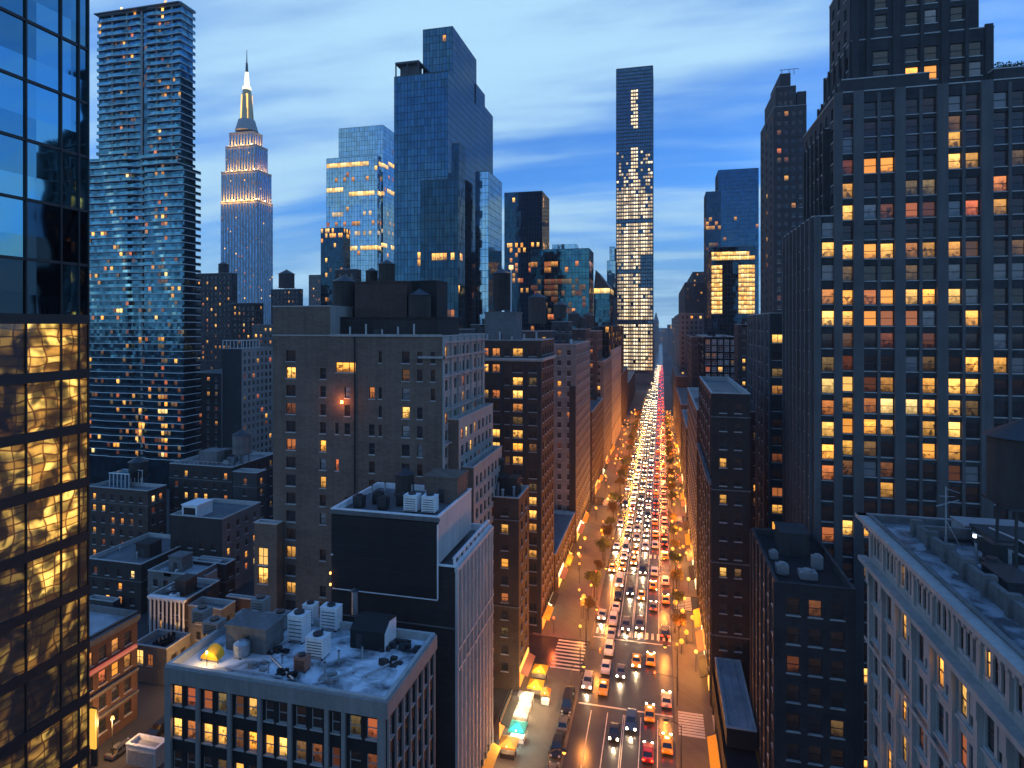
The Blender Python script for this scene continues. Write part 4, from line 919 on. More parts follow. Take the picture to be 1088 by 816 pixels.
l = bpy.data.lights.new('wall_lamp_light', 'POINT'); l.energy = 260; l.color = (1, .3, .08); l.shadow_soft_size = .3; o = bpy.data.objects.new('wall_lamp_light', l); COL.objects.link(o); o.location = (lx, Y-1.2, lz)
water_tank(fx(411, 112), 112, zp(302, -50, 112), 1.65, 3.4, 'domed tank on top of the brick penthouse of the brown block', .6)
water_tank(fx(395, 113), 113, zp(302, -52, 113), 1.2, 2.2, 'smaller dark tank beside the domed tank on the brick penthouse', .5)
water_tank(fx(366, 110), 110, z1-.9, 2.3, 9.0, 'tall dark tank at the left of the brick penthouse', 2.5)
water_tank(fx(446, 107), 107, z1-.9, 2.1, 6.5, 'squat black tank right of the brick penthouse', 2)
for k in range(6): vent_pipe(fx(355+k*17, 103), 103, z1-1, .18, 2.2+.5*(k%3), 'thin steel vent pipe along the front of the brown block roof', 'vent pipes on the brown block roof')
# bay windows low on the left edge of the block
q = MB(); xa, xb = fx(275, 99), fx(289, 99)
bay = Bld('bay_annex', 'narrow brick annex with two stacked glowing bay windows', 'building', (xa, 99, 0)); zz1 = zp(556, xa, 99)
bay.vol(xa-1, xb+1, 99, 100.9, 0, zz1, lambda f: [(.8, 2.9, zp(600, xa, 99), zp(582, xa, 99)), (.8, 2.9, zp(620, xa, 99), zp(603, xa, 99))], None, None, par=.3)
bay.finish(M['brick_tan'], lit=[(283,591,'w'),(283,611,'y')], style='cross', tol=(14, 14))
# ================================================================== RIBBED BLOCK WITH THE BLACK WALL
Y = 80.6; X0, X1 = fx(352, Y), XL; Ye = yx(521.5, X1); z1 = zp(603, X1, Y)
bb = Bld('office_block', 'office block with white ribbed side and a huge black advertising wall', 'building', ((X0+X1)/2, Y, 0)); bb.rm = 1
Xb = fx(466, Y); zb = zp(541, X0, Y)
nr = 10
bb.vol(X0, X1, Y, Ye, 0, z1, None, lambda f: [(f.W*(i+.16)/nr, f.W*(i+.84)/nr, z1-3.9-3.55*k, z1-1.6-3.55*k) for k in range(11) for i in range(nr)], None, deep=.5, par=.9)
bb.vol(X0, Xb, Y+.02, Ye-3, z1+.2, zb, par=.7)
bb.finish([M['brick_dark'], M['white_brick']], M['roof'], M['white_paint'], prob=dict(d=.82,m=.08,b=.05,o=.04,y=.01), nmax=96)
q = MB(); f = Face('R', X0, X1, Y, Ye)
for i in range(nr+1): u = min(f.W-.14, max(.14, f.W*i/nr)); f.box(q, u-.14, u+.14, -.40, -.003, 0, z1-.6)
for z in (z1-11.6, z1-14.4): f.box(q, 0, f.W, -.5, -.405, z-.14, z+.14)
f.box(q, -.3, f.W+.2, -.45, -.004, z1-.55, z1-.05); q.build('white_rib', M['white_brick'], bb.root)
q = MB(); q.box(X0+.5, fx(464.5,Y-.3), Y-.35, Y-.06, zp(622,X0,Y), zb-.7); bo = q.build('advertising_wall', M['black'], bb.root); bo['_o'] = bb.root['_o']
for k in range(1, 7): q = MB(); zz_ = zp(622,X0,Y)+k*1.55; q.box(X0+.5, fx(464.5,Y-.3)-.05, Y-.375, Y-.352, zz_, zz_+.05); q.build('panel_joint', M['dark_steel'], bo)
for zz_ in (zp(607,X0,Y), zp(619,X0,Y)): q = MB(); q.cyl(X0+.2, Y-.6, zz_-.15, zz_+.15, .14, n=8); q.build('edge_lamp', emit_mat('edge_lamp_bulb', (1, .4, .1), 4), bb.root)
q = MB(); xq = fx(464.5,Y-.3); q.box(X0+.4, xq+.1, Y-.42, Y-.354, zp(624,X0,Y), zp(624,X0,Y)+.14); q.box(xq+.003, xq+.13, Y-.42, Y-.06, zp(624,X0,Y)+.142, zb-.9); q.build('edge_strip', M['white_paint'], bo)
q = MB(); q.box(X0, X1-.02, Y-.16, Y-.003, zp(652,X0,Y), zp(652,X0,Y)+.15); q.box(X0-.1, Xb+.2, Y-.3, Y-.055, zb-.55, zb-.05); q.build('ledge', M['stone_grey'], bb.root)
bulkhead(bb, X0+11, X0+16.5, Y+9, Y+14, zb-.7, zb+3.2, M['brick_tan'])
# terrace on the ribbed roof
q = MB()
for i in range(9): y = Y+.6+i*(Ye-Y-1.2)/8; q.box(X1-.5, X1-.15, y-.12, y+.12, z1+.19, z1+1.0)
q.box(X1-.55, X1-.1, Y+.4, Ye-.4, z1+1.0, z1+1.15); q.build('balustrade', M['white_paint'], bb.root)
water_tank(fx(430, Y+10), Y+10, zb-.7, 1.5, 3.0, 'small black tank on the roof above the advertising wall', 1.0)
ac_unit(fx(438, Y+4), Y+4, zb-.7, 2.1, 1.6, 2.5, 'white air conditioning box with frosted lid, left one above the advertising wall')
ac_unit(fx(457, Y+4.1), Y+4.1, zb-.7, 2.1, 1.6, 2.5, 'white air conditioning box with frosted lid, right one above the advertising wall')
for k in range(4): ac_unit(X0+2.4+k*2.0, Y+4+(k%2)*2.4, zb-.7, 1.5, 1.3, 1.7, 'dark air conditioning box in the row above the advertising wall', 'dark air conditioners above the advertising wall', M['dark_steel'])
for k in range(5): vent_pipe(X0+2+k*2.3, Y+9, zb-.7, .16, 2+.6*(k%2), 'thin vent pipe standing on the roof above the advertising wall', 'vent pipes above the advertising wall')
# ================================================================== SNOWY ROOF BLOCK IN FRONT
def patchy(name, ca, cb, sc, lo, hi):           # tar roof with worn silver-white coating: the coating's own ragged shape
    m = wall_mat(name, ca, .55, .5, .5, 0.0); n = m.node_tree.nodes; l = m.node_tree.links; b = n['Principled BSDF']
    src = b.inputs['Base Color'].links[0].from_socket
    g = n.new('ShaderNodeNewGeometry'); no = n.new('ShaderNodeTexNoise'); no.inputs['Scale'].default_value = sc; no.inputs['Detail'].default_value = 7; no.inputs['Roughness'].default_value = .62; no.inputs['Distortion'].default_value = .6
    l.new(g.outputs['Position'], no.inputs[0]); q = n.new('ShaderNodeMapRange'); q.inputs[1].default_value = lo; q.inputs[2].default_value = hi; l.new(no.outputs[0], q.inputs[0])
    x = n.new('ShaderNodeMix'); x.data_type = 'RGBA'; l.new(q.outputs[0], x.inputs[0]); l.new(src, x.inputs[6]); x.inputs[7].default_value = (*cb, 1); l.new(x.outputs[2], b.inputs['Base Color'])
    return m
patch_roof = patchy('patched_white_roof', (0.10, 0.105, 0.11), (0.74, 0.79, 0.84), 0.26, .36, .56)
Y = 58.6; X0, X1 = fx(177, Y), fx(410, Y); Ye = yx(461.5, X1); z1 = 34.7
bb = Bld('loft_building', 'low loft building with pale piers and a cluttered white patched roof, in front', 'building', ((X0+X1)/2, Y, 0))
bays = [(181,210),(213,243),(247,275),(279,307),(311,345),(350,363),(368,405)]
rowz = [z1-3.15-3.75*k for k in range(8)]
def RF(f):
    H = []
    for (a, c) in bays:
        ua, ub = f.Upx(a), f.Upx(c); n = 1 if c-a < 20 else 2; s = (ub-ua)/n
        for z in rowz:
            for i in range(n): m_ = ua+s*(i+.5); H.append((m_-s*.34, m_+s*.34, z-1.2, z+1.0))
    return H
rlit = [(193,739,'o'),(205,744,'o'),(220,745,'o'),(235,746,'m'),(253,749,'m'),(269,752,'y'),(392,769,'o'),(194,772,'y'),(205,774,'o'),(220,774,'y'),(235,779,'y'),(253,779,'m'),(269,787,'y'),(286,788,'y'),(301,788,'y'),(320,792,'m'),(339,795,'m'),(253,813,'y'),(235,812,'m'),(390,812,'m')]
bb.vol(X0, X1, Y, Ye, 0, z1, RF, lambda f: grid(f.W, 0, z1, n=7, ww=1.05, wh=2.1, fh=3.75, top=2.0, margin=.4), None, deep=.3, par=.8)
bb.finish(M['black'], patch_roof, M['coping'], lit=rlit, prob=dict(d=.9,m=.08,o=.02), nmax=96, style='sash', frame=M['frame_pale'], tol=(8, 12))
q = MB(); f = Face('F', X0, X1, Y, Ye)
for p in (179, 211.5, 245, 277, 309, 348, 366, 408): u = f.Upx(p); wd = .22 if p not in (179, 408) else .42; u = min(max(u, wd), f.W-wd); f.box(q, u-wd, u+wd, -.32, -.003, 0, z1-1.75)
f.box(q, 0, f.W, -.38, -.003, z1-1.75, z1-.002)
f = Face('R', X0, X1, Y, Ye)
for i in range(8): u = min(max(.3, .4+(f.W-.8)*i/7), f.W-.3); f.box(q, u-.14, u+.14, -.25, -.003, 0, z1-1.75)
f.box(q, -.38, f.W, -.38, -.003, z1-1.75, z1-.002); q.build('pier', M['concrete'], bb.root)
zr = z1-.8
def rxy(px, py, h=0.0):                         # a point on this roof under a photo position
    z = zr+h; d = (CAM_H-z)*FOC/(py-345); u = d*(px-544)/FOC
    return u*CY-d*SY, u*SY+d*CY
bulkhead(bb, *(lambda p, r: (p[0], r[0], p[1], p[1]+3.6))(rxy(240,690,0), rxy(290,690,0)), zr, zr+2.9, M['stone_grey'])
x, y = rxy(372, 688); hs = thing('roof_hut', 'black sloping roofed hut with white end wall on the front roof', 'hut', (x, y, zr))
q = MB(); q.prism([(y, zr), (y+3.4, zr), (y+3.4, zr+3.0), (y+1.5, zr+3.4), (y, zr+2.3)], x, x+4.6, 'x'); q.build('shell', M['black'], hs)
q = MB(); q.prism([(y+.1, zr+.02), (y+3.3, zr+.02), (y+3.3, zr+2.8), (y+1.5, zr+3.1), (y+.1, zr+2.1)], x+4.603, x+4.68, 'x'); q.build('end_wall', M['white_paint'], hs)
q = MB(); q.box(x+.8, x+1.6, y-.05, y-.004, zr+.05, zr+1.9); q.build('door', M['dark_steel'], hs)
blocks = [(318,680,2.2,1.8,3.4,'stack of white air handling boxes left of the pair on the front roof'),(338,697,2.4,1.7,2.5,'large white air handler in the middle of the front roof'),(352,668,2.4,1.5,3.0,'white air handler behind the others next to the black hut'),(330,662,1.6,1.4,2.6,'slim white air handler at the back of the front roof cluster')]
for (px, py, sx, sy, sz, lab) in blocks: x, y = rxy(px, py); ac_unit(x, y, zr, sx, sy, sz, lab)
x, y = rxy(321, 712); ac_unit(x, y, zr, 1.5, 1.1, 1.6, 'terracotta coloured cooling box near the front parapet', m=M['terracotta'])
for i, (px, py) in enumerate([(215,660),(262,668),(277,655),(228,673),(298,668)]): x, y = rxy(px, py); ac_unit(x, y, zr, 2.0+.3*(i%2), 1.6, 1.7+.4*(i%3), ['grey cooling box with white lid at the left back of the front roof','wide grey cooling box with white lid left of the white stack','grey cooling box behind the wide one at the roof back','low grey cooling box above the yellow awning','tall grey cooling box beside the white stack'][i], m=M['concrete'])
x, y = rxy(257, 697); st_ = thing('roof_tank', 'round steel tank with domed lid left of the white air handlers', 'tank', (x, y, zr))
q = MB(); q.cyl(x, y, zr+.3, zr+1.6, .95, n=20); q.cyl(x, y, zr+1.6, zr+1.95, .95, .4, n=20); q.build('body', M['steel'], st_)
for k in range(4): q = MB(); a = k*math.pi/2+.4; q.tube((x+.8*math.cos(a), y+.8*math.sin(a), zr), (x+.8*math.cos(a), y+.8*math.sin(a), zr+.3), .09); q.build('leg', M['dark_steel'], st_)
x, y = rxy(222, 704); ya = thing('awning', 'yellow half round awning at the roof terrace edge', 'awning', (x, y, zr))
q = MB(); n = 12
for i in range(n):
    a, c = math.pi*i/n, math.pi*(i+1)/n
    q.face([(x+1.2*math.cos(a), y, zr+.9*math.sin(a)+.3), (x+1.2*math.cos(c), y, zr+.9*math.sin(c)+.3), (x+1.2*math.cos(c), y+1.2, zr+1.2*math.sin(c)+.5), (x+1.2*math.cos(a), y+1.2, zr+1.2*math.sin(a)+.5)])
    q.face([(x, y, zr+.3), (x+1.2*math.cos(c), y, zr+.9*math.sin(c)+.3), (x+1.2*math.cos(a), y, zr+.9*math.sin(a)+.3)][::-1])
q.build('canopy', M['yellow'], ya)
for e in (-1, 1): q = MB(); q.tube((x+e*1.15, y+.1, zr), (x+e*1.15, y+.1, zr+.35), .05); q.build('post', M['dark_steel'], ya)
l = bpy.data.lights.new('terrace_lamp_light', 'POINT'); l.energy = 220; l.color = (1, .62, .2); l.shadow_soft_size = .2; o = bpy.data.objects.new('terrace_lamp_light', l); COL.objects.link(o); o.location = (x+.3, y-.9, zr+1.4)
q = MB(); q.cyl(x+.3, y-.7, zr, zr+1.5, .04, n=8); q.cyl(x+.3, y-.7, zr+1.5, zr+1.75, .14, .1, n=10, m=1); tag(q.build('terrace_lamp', [M['dark_steel'], emit_mat('terrace_bulb', (1, .6, .2), 8)]), 'small warm lamp post beside the yellow awning', 'lamp')
x, y = rxy(377, 652); vent_pipe(x, y, zr, .42, 3.2, 'fat blue grey flue pipe at the back of the front roof')
for i, (px, py) in enumerate([(300,705),(345,715),(385,700),(400,690),(285,715),(360,705)]): x, y = rxy(px, py); vent_pipe(x, y, zr, .12, .9+.3*(i%3), 'short thin vent pipe among the front roof clutter', 'short vent pipes on the front roof')
for i, (a, c) in enumerate([((288,700),(312,724)),((332,730),(380,714)),((240,712),(300,722)),((384,722),(430,700))]):
    p, q_ = rxy(*a), rxy(*c); q = MB(); q.tube((p[0],p[1],zr+.25), (q_[0],q_[1],zr+.25), .13, 8)
    for e in (.1, .5, .9): xx, yy_ = p[0]+(q_[0]-p[0])*e, p[1]+(q_[1]-p[1])*e; q.box(xx-.12, xx+.12, yy_-.12, yy_+.12, zr, zr+.14)
    tag(q.build('roof_duct', M['steel']), 'thin steel duct lying '+['beside the terracotta cooling box','along the front parapet of the front roof','below the round steel tank','across the white patch near the roof corner'][i], 'duct')
for i, (px, py, n) in enumerate([(408,690,10),(425,684,12),(296,693,8),(350,722,7),(436,690,9),(415,705,8),(305,718,9),(275,708,8)]):
    x, y = rxy(px, py); q = MB(); r = random.Random(i)
    for k in range(n):
        u, v_ = x+r.uniform(-1.1, 1.1), y+r.uniform(-.7, .7); s = r.uniform(.12, .45); h = r.uniform(.1, .7)
        q.box(u-s, u+s, v_-s*.7, v_+s*.7, zr+.01, zr+h)
    tag(q.build('scrap_heap', M[('dark_steel','wood','black','concrete')[i%4]]), 'jumbled heap of '+['dark scrap beside the black hut','old boards at the right roof edge','black scrap left of the terracotta box','grey rubble on the white roof patch','dark scrap in the right corner of the front roof','old boards below the right roof edge','black scrap near the terracotta box front','grey rubble left of the terracotta box'][i], 'scrap heap')
# ================================================================== AVENUE, LEFT ROW
a = pxbox(119.4, 500, 551, 530, 562); a = (a[0], XL, a[2], yx(562, XL), a[4])
bb = fill('short grey building between the ribbed block and the brown corner block', a, 0, 'brick_brown', sp=4.2, lit=[(533,735,'o'),(535,639,'o'),(535,665,'m'),(534,592,'y')], ww=1.5)
X0, X1, Y0, Y1, z1 = a; bulkhead(bb, X1-9, X1-4, Y0+3, Y0+7, z1-.9, z1+3, M['brick_dark'])
for k in range(3): vent_pipe(X1-12+k*3.6, Y0+2, z1-.9, .2, 2.4+k*.5, 'vent pipe on the short grey building', 'vent pipes on the short grey building')
water_tank(X1-6, Y0+6.5, z1+3.25, 1.4, 2.6, 'small tank over the short grey building roof shed', .5)
Y = 143; X0, X1 = fx(478, Y), XL; Ye = yx(588.5, X1); z1 = zp(362, X1, Y)
bb = Bld('brick_apartment_block', 'dark brown corner apartment block with many amber windows beside the avenue', 'building', ((X0+X1)/2, Y, 0))
tl_ = [(515,373,'o'),(523,373,'o'),(550,374,'y'),(471,369,'o'),(494.5,370,'o'),(516,391,'y'),(525,392,'o'),(515,405,'o'),(528,405,'y'),(550,404.5,'y'),(566,404,'m'),(550,418,'y'),(514.6,419,'o'),(525,421.7,'o'),(550,432,'o'),(529,461,'y'),(550,460,'y'),(529,475,'y'),(550,476,'y'),(526,488,'y'),(550,490,'y'),(565,534,'y'),(565,545,'y'),(565,558,'o'),(566,476,'m'),(566,490,'m'),(578,467,'w'),(516,461,'m')]
rows = [374, 391]+[404.5+13.9*k for k in range(26)]
bb.vol(X0, X1, Y, Ye, 0, z1, lambda f: pxgrid(f, [(487,1.4),(495,1.4),(505,1.5),(515.5,1.6),(527,1.9),(539,1.2,.3),(550,2.5),(566,1.9)], rows, 1.9, .08), lambda f: grid(f.W, 0, z1, sp=3.1, ww=1.5, wh=1.9, fh=3.3), None)
bb.cornice(X0, X1, Y, Ye, zp(383, X1, Y), .5, .7)
bb.finish([M['brick_brown'], M['stone_grey']], lit=tl_, prob=dict(d=.88,m=.08,o=.03,y=.01), nmax=96, style='split', tol=(6, 7.5))
q = MB()
for p in (510, 533, 558, 574): x = fx(p, Y); q.box(x-.35, x+.35, Y-.25, Y-.003, 0, zp(386, X1, Y))
q.build('pilaster', M['stone_dark'], bb.root)
bulkhead(bb, fx(515,Y+6), fx(548,Y+6), Y+6, Y+13, z1-1, zp(332, XL, Y+6), M['stone_grey'])
water_tank(fx(533,Y+9), Y+9, zp(332,XL,Y+6)+.3, 2.35, 9.2, 'tall domed tank on the brown corner block', .6, mat=M['brick_dark'])
t = thing('roof_mast', 'white mast with a warm lamp next to the tall domed tank', 'mast', (fx(543,Y+9), Y+9, z1))
q = MB(); q.tube((fx(543,Y+9), Y+9, z1-1), (fx(543,Y+9), Y+9, zp(285,XL,Y+9)), .22); q.build('pole', M['white_paint'], t)
q = MB(); q.cyl(fx(543,Y+9), Y+9, zp(285,XL,Y+9)+.01, zp(281,XL,Y+9), .55, n=10); q.build('lamp', emit_mat('mast_lamp', (1,.5,.15), 3), t)
for k in range(6): vent_pipe(fx(505+k*13,Y+3), Y+3, z1-1, .22, 2.0+.6*(k%3), 'vent pipe along the roof of the brown corner block', 'vent pipes on the brown corner block')
def leftrow(lab, d0x, d1x, ytop, m, Xin=-62, lit=(), prob=DIM, **k):
    Y0, Y1 = yx(d0x, XL), yx(d1x, XL); a = (Xin, XL, Y0, Y1, zp(ytop, XL, Y0))
    return fill(lab, a, 0, m, lit=lit, prob=prob, **k), a
warm = dict(d=.70,m=.08,o=.10,y=.08,w=.04)
bb, a = leftrow('low block with bright amber shop floors past the brown corner block', 590, 611, 590, 'brick_brown', prob=dict(d=.25,o=.35,y=.3,w=.1))
bb, a = leftrow('pale topped stone building right behind the brown corner block', 612, 627, 366, 'stone_grey', lit=[(597,410,'y'),(591,413,'o')])
q = MB(); q.box(fx(605,a[2]), fx(611.5,a[2]), a[2]-.3, a[2]-.004, 0, a[4]-14); q.build('blank_strip', M['black'], bb.root)
bb, a = leftrow('lower brown building on the avenue between taller stone ones', 629, 641, 438, 'brick_brown', lit=[(628.5,451,'y'),(628.5,461,'o')])
bb, a = leftrow('slim stone building on the avenue, third tall one past the brown corner block', 641.5, 650, 384, 'stone_grey')
bb, a = leftrow('tall pale slab on the avenue with slanted vertical lines', 650.5, 660, 372, 'stone')
bb, a = leftrow('narrow brick building on the avenue near the slender tower foot', 660.5, 667, 398, 'brick_brown', nmax=0)
bb, a = leftrow('far low building at the foot of the slender lit tower', 667.5, 675, 407, 'stone_dark', nmax=0, prob=warm)
for i, (Y, xl, xr, yt, xe, m, lab) in enumerate([(205,548,586,352,590,'stone_dark','dark set back block with black roof tank above the brown corner block'),(232,586,604,342,608,'stone_dark','dark set back block rising over the pale topped building'),(262,600,622,350,627,'brick_dark','set back brick block left of the pyramid roofed tower'),(300,615,634,352,640,'brick_brown','set back brown block with sheds under the wide glass office block'),(380,632,648,372,655,'stone_grey','small set back grey block near the slender tower'),(240,500,545,345,550,'stone_dark','grey set back block behind the tall domed tank'),(215,455,500,350,505,'stone_dark','dark block behind the brown brick block, under the tallest glass tower')]):
    bb = fill(lab, pxbox(Y, xl, xr, yt, xe), 0, m, nmax=20, lit=[(603,372,'o'),(627,372,'o'),(631,388,'o')])
for i, (Y, px, yt, r, h) in enumerate([(210,571,346,3.2,9),(236,595,340,2.6,5),(266,610,348,2.6,5),(303,625,350,2.8,6),(268,618,350,2.0,4)]):
    x = fx(px, Y+5); water_tank(x, Y+5, zp(yt, x, Y)-.5, r, h, ['big black roof tank just right of the tall domed tank','dark tank over the pale topped building','dark roof tank left of the pyramid roofed tower','small dark roof tank below the wide glass office block','smallest dark roof tank near the slender tower'][i], 1.5)
# ================================================================== RIGHT: BIG ART DECO OFFICE TOWER
Y = 109; Xs = fx(889, Y); Xe = 56.5
def zL(py): return zp(py, 40, Y)
bb = Bld('deco_office_tower', 'huge dark stepped office tower with many golden lit windows, on the right', 'office tower', ((XT+Xe)/2, Y, 0))
cols = [(881,2.0),(899.5,1.95),(924.5,1.95),(942.5,1.95),(968.5,1.9),(987,1.9),(1014,1.9),(1033,1.9),(1063,1.9),(1082,1.8)]
rows = [111,132,149,172,198,222,244,265,289,315,338,362,387,410,433,456,480,502,524,546,568,591,615,639,661,682,705,728,748,769,789,808,828]
ll = []
Lx = [881,899,925,942,968,986,1013,1032,1062,1082]
pat = {111:'......b.b', 132:'......m..', 149:'......o..', 172:'..yy..yo..', 198:'.o..mm..o', 222:'.ybmomboo', 265:'yyyyooom m', 289:'.m..m b b', 315:'oyoyyyy...', 338:'yyyoob y', 362:'........b', 387:'mm..bm.yo', 410:'wwmo.yyy', 433:'ooowwyym', 456:'yyyy.ow.', 480:'yom..yo.m', 502:'om.m..m.', 524:'...o.....', 568:'oyy', 615:'m..', 639:'by..', 661:'bb', 728:'myy', 748:'bm', 808:'yyy'}
for ry, s_ in pat.items():
    for i, ch in enumerate(s_):
        if ch in 'doymwb': ll.append((Lx[i], ry, ch))
ll += [(969,77,'y'),(989,77,'y'),(903,172,'m')]
wh = 2.45
rowsu = [r for r in rows if r < 236]
bb.vol(XT, Xs, Y, 133.5, 0, zL(226), lambda f: pxgrid(f, [(880,1.9)], [r for r in rows if r > 240], wh), None, lambda f: grid(f.W, 0, zL(226), n=7, ww=1.35, wh=2.1, fh=3.52, sill=.9, top=2.0), par=.8)
bb.vol(Xs, Xe, Y, 133, 0, zL(92), lambda f: [h for h in pxgrid(f, [c for c in cols if c[0] > 890], rows, wh) if h[0] > .3], None, lambda f: grid(f.W, zL(226)+.5, zL(92), n=6, ww=1.3, wh=2.1, fh=3.55), par=.9)
bb.vol(27.0, 40, 113, 128, zL(226)-1, zL(122), None, None, lambda f: grid(f.W, zL(226), zL(122), n=5, ww=1.2, wh=2.1, fh=3.55), par=.6)
bb.vol(29.2, 42, 111.5, 127, zL(122)-20, zL(72), None, None, lambda f: grid(f.W, zL(160), zL(72), n=4, ww=1.3, wh=2.2, fh=3.6), par=.6)
bb.vol(fx(905,112), fx(1056,112), 112, 129, zL(95), zL(28), lambda f: pxgrid(f, [(936,2.3),(969,1.9),(989,1.9),(1017,1.9),(1036,1.9)], [77.5, 57, 40], 2.3), None, lambda f: grid(f.W, zL(95), zL(28), n=4, ww=1.3, wh=2.2, fh=3.8), par=.6)
bb.vol(fx(903,114), fx(1040,114), 114, 127, zL(30), zL(-60), lambda f: pxgrid(f, [(936,1.8),(969,1.8),(989,1.8),(1017,1.8)], [19, -2, -22], 2.3), None, lambda f: grid(f.W, zL(30), zL(-60), n=3, ww=1.3, wh=2.2, fh=3.8), par=.6)
bb.vol(fx(1056,110), Xe, 110, 130, zL(92), zL(78), par=.6)
bb.finish(M['stone_dark'], lit=ll, prob=dict(d=.84,m=.07,b=.09), nmax=98, tol=(8.5, 10.5), style='sash')
q = MB(); f = Face('F', XT, Xe, Y, 133)
for (p, wd) in [(868,.5),(890,.62),(911.5,.75),(955.5,.75),(1000.5,.75),(1047.5,.8),(1097,.7)]:
    u = max(f.Upx(p), wd); ztop = zL(226) if p < 885 else zL(92)+.05; f.box(q, u-wd, u+wd, -.55, -.003, 0, ztop)
for (p, wd) in [(933.5,.22),(978,.22),(1023.5,.22),(1072.5,.22)]: u = f.Upx(p); f.box(q, u-wd, u+wd, -.28, -.003, 0, zL(95))
fl = Face('L', XT, Xs, Y, 133.5)
for i in range(8): u = min(max(.3, .8+(fl.W-1.6)*i/7), fl.W-.3); fl.box(q, u-.28, u+.28, -.45, -.003, 0, zL(226))
q.build('stone_pier', wall_mat('pier_stone', (0.095, 0.095, 0.098), 0.85, 0.3, 0.3, 0.3), bb.root)
q = MB()                                        # battlemented tops and the terrace bushes
fc = Face('F', fx(905,112), fx(1056,112), 112, 129); fu = Face('F', fx(903,114), fx(1040,114), 114, 127)
for (p, wd) in [(908,.5),(922,.3),(952,.55),(979,.25),(1003,.5),(1026.5,.25),(1050,.55)]:
    u = min(max(fc.Upx(p), wd), fc.W-wd); fc.box(q, u-wd, u+wd, -.4, -.003, zL(95)+1, zL(28)+.5)
    if p < 1030: u = min(max(fu.Upx(p), wd), fu.W-wd); fu.box(q, u-wd, u+wd, -.4, -.003, zL(30)+1, zL(-60))
fd = Face('L', fx(905,112), 40, 112, 129)
for i in range(6): u = min(max(.3, fd.W*i/5), fd.W-.3); fd.box(q, u-.25, u+.25, -.35, -.003, zL(95)+1, zL(28)+.4)
fe = Face('L', 29.2, 42, 111.5, 127)
for i in range(6): u = min(max(.3, fe.W*i/5), fe.W-.3); fe.box(q, u-.25, u+.25, -.35, -.003, zL(160), zL(72)+.4)
fg = Face('L', 27.0, 40, 113, 128)
for i in range(6): u = min(max(.3, fg.W*i/5), fg.W-.3); fg.box(q, u-.25, u+.25, -.35, -.003, zL(226)+1, zL(122)+.3)
q.build('buttress', M['stone_dark'], bb.root)
t = thing('terrace_shrub', 'dark shrubs growing on the roof terrace at the top right corner', 'plant', (fx(1074,112), 112, zL(78)))
leafm = wall_mat('dark_leaf', (0.05, 0.07, 0.04), 0.8, 0.4, 2.0, 0.0)
def leaf_blob(mb, cx, cy, cz, rx, rz, n, s, r):
    for k in range(n):
        a, e, q_ = r.uniform(0, 6.283), r.uniform(-1, 1), r.random()**.4
        p = Vector((cx+rx*q_*math.cos(a)*math.sqrt(1-e*e), cy+rx*q_*math.sin(a)*math.sqrt(1-e*e), cz+rz*q_*e))
        d = Vector((r.uniform(-1,1), r.uniform(-1,1), r.uniform(-1,1))).normalized(); o_ = d.orthogonal().normalized(); d2 = d.cross(o_)
        w_ = s*r.uniform(.6, 1.4); mb.face([p-o_*w_, p+d2*w_*.6, p+o_*w_, p-d2*w_*.6])
q = MB(); r_ = random.Random(5)
for k in range(9): leaf_blob(q, fx(1058+k*4.5,112), 112, zL(78)+.8, .9, r_.uniform(.6, 1.2), 90, .16, r_)
q.build('foliage', leafm, t)
q = MB(); q.box(fx(1056,112), fx(1098,112), 111.4, 112.6, zL(78)-.1, zL(78)+.35); q.build('planter', M['stone_dark'], t)
# ================================================================== RIGHT: SHORTER BUILDINGS DOWN THE AVENUE
Y = 150; X0, X1 = XT, fx(862, Y); Ye = yx(795, X0); z1 = zp(333, X0, Y)
bb = Bld('narrow_apartment_block', 'narrow dark block with one column of windows, squeezed beside the big office tower', 'building', ((X0+X1)/2, Y, 0))
kk = [(828,360,'y'),(814,361,'o'),(824.5,494,'m'),(825,518,'o'),(824.5,540,'o'),(824,557,'y'),(824,580,'o'),(822,612,'o'),(822,640,'m')]
bb.vol(X0, X1, Y, Ye, 0, z1, lambda f: pxgrid(f, [(826.5,2.5),(845,2.0)], [360+18.2*k for k in range(28)], 2.0), None, lambda f: grid(f.W, 0, z1, sp=4.6, ww=1.3, wh=2.0, fh=3.9))
bb.finish(M['stone_dark'], lit=kk, prob=dict(d=.9,m=.08,o=.02), style='split', nmax=80)
q = MB(); f = Face('L', X0, X1, Y, Ye)
for i in range(7): u = min(max(.3, f.W*i/6), f.W-.3); f.box(q, u-.2, u+.2, -.35, -.003, 0, z1)
q.build('pilaster', M['stone_grey'], bb.root)
Y = 123; X0, X1 = XR, fx(797, Y); a = (X0, X1, Y, 161, zp(418, X0, Y))
bb = fill('dark narrow front block standing at the right pavement behind the low metal roof', a, 0, 'brick_dark', R=False, L=True, lit=[(764,497,'o'),(776,526,'o'),(765,604,'o'),(774,612,'y')], prob=dict(d=.93,m=.04,o=.03), nmax=90)
q = MB(); zc = zp(480, X0, 150); q.box(X0-.8, X0-.004, 123.2, 161, zc-.5, zc+.1); q.box(X0-.5, X0-.004, 123.2, 161, zc-1.0, zc-.503); q.build('ledge', M['stone_grey'], bb.root)
q = MB()
for k in range(6): y = 124+k*7.2; q.box(X0-.22, X0-.004, y-.25, y+.25, 0, a[4]-1)
q.build('pilaster', M['stone_dark'], bb.root)
a = (X1+.05, XT-.1, 136, 162, 22); fill('lower dark infill house squeezed between the narrow front block and the narrow apartment block', a, 0, 'stone_dark', R=False)
bb = fill('dark grey corner house along the right pavement, past the narrow front block', (XR, 30, 173, 234, zp(436, XR, 173)), 0, 'stone_dark', R=False, L=True, prob=dict(d=.85,m=.07,o=.05,y=.03))
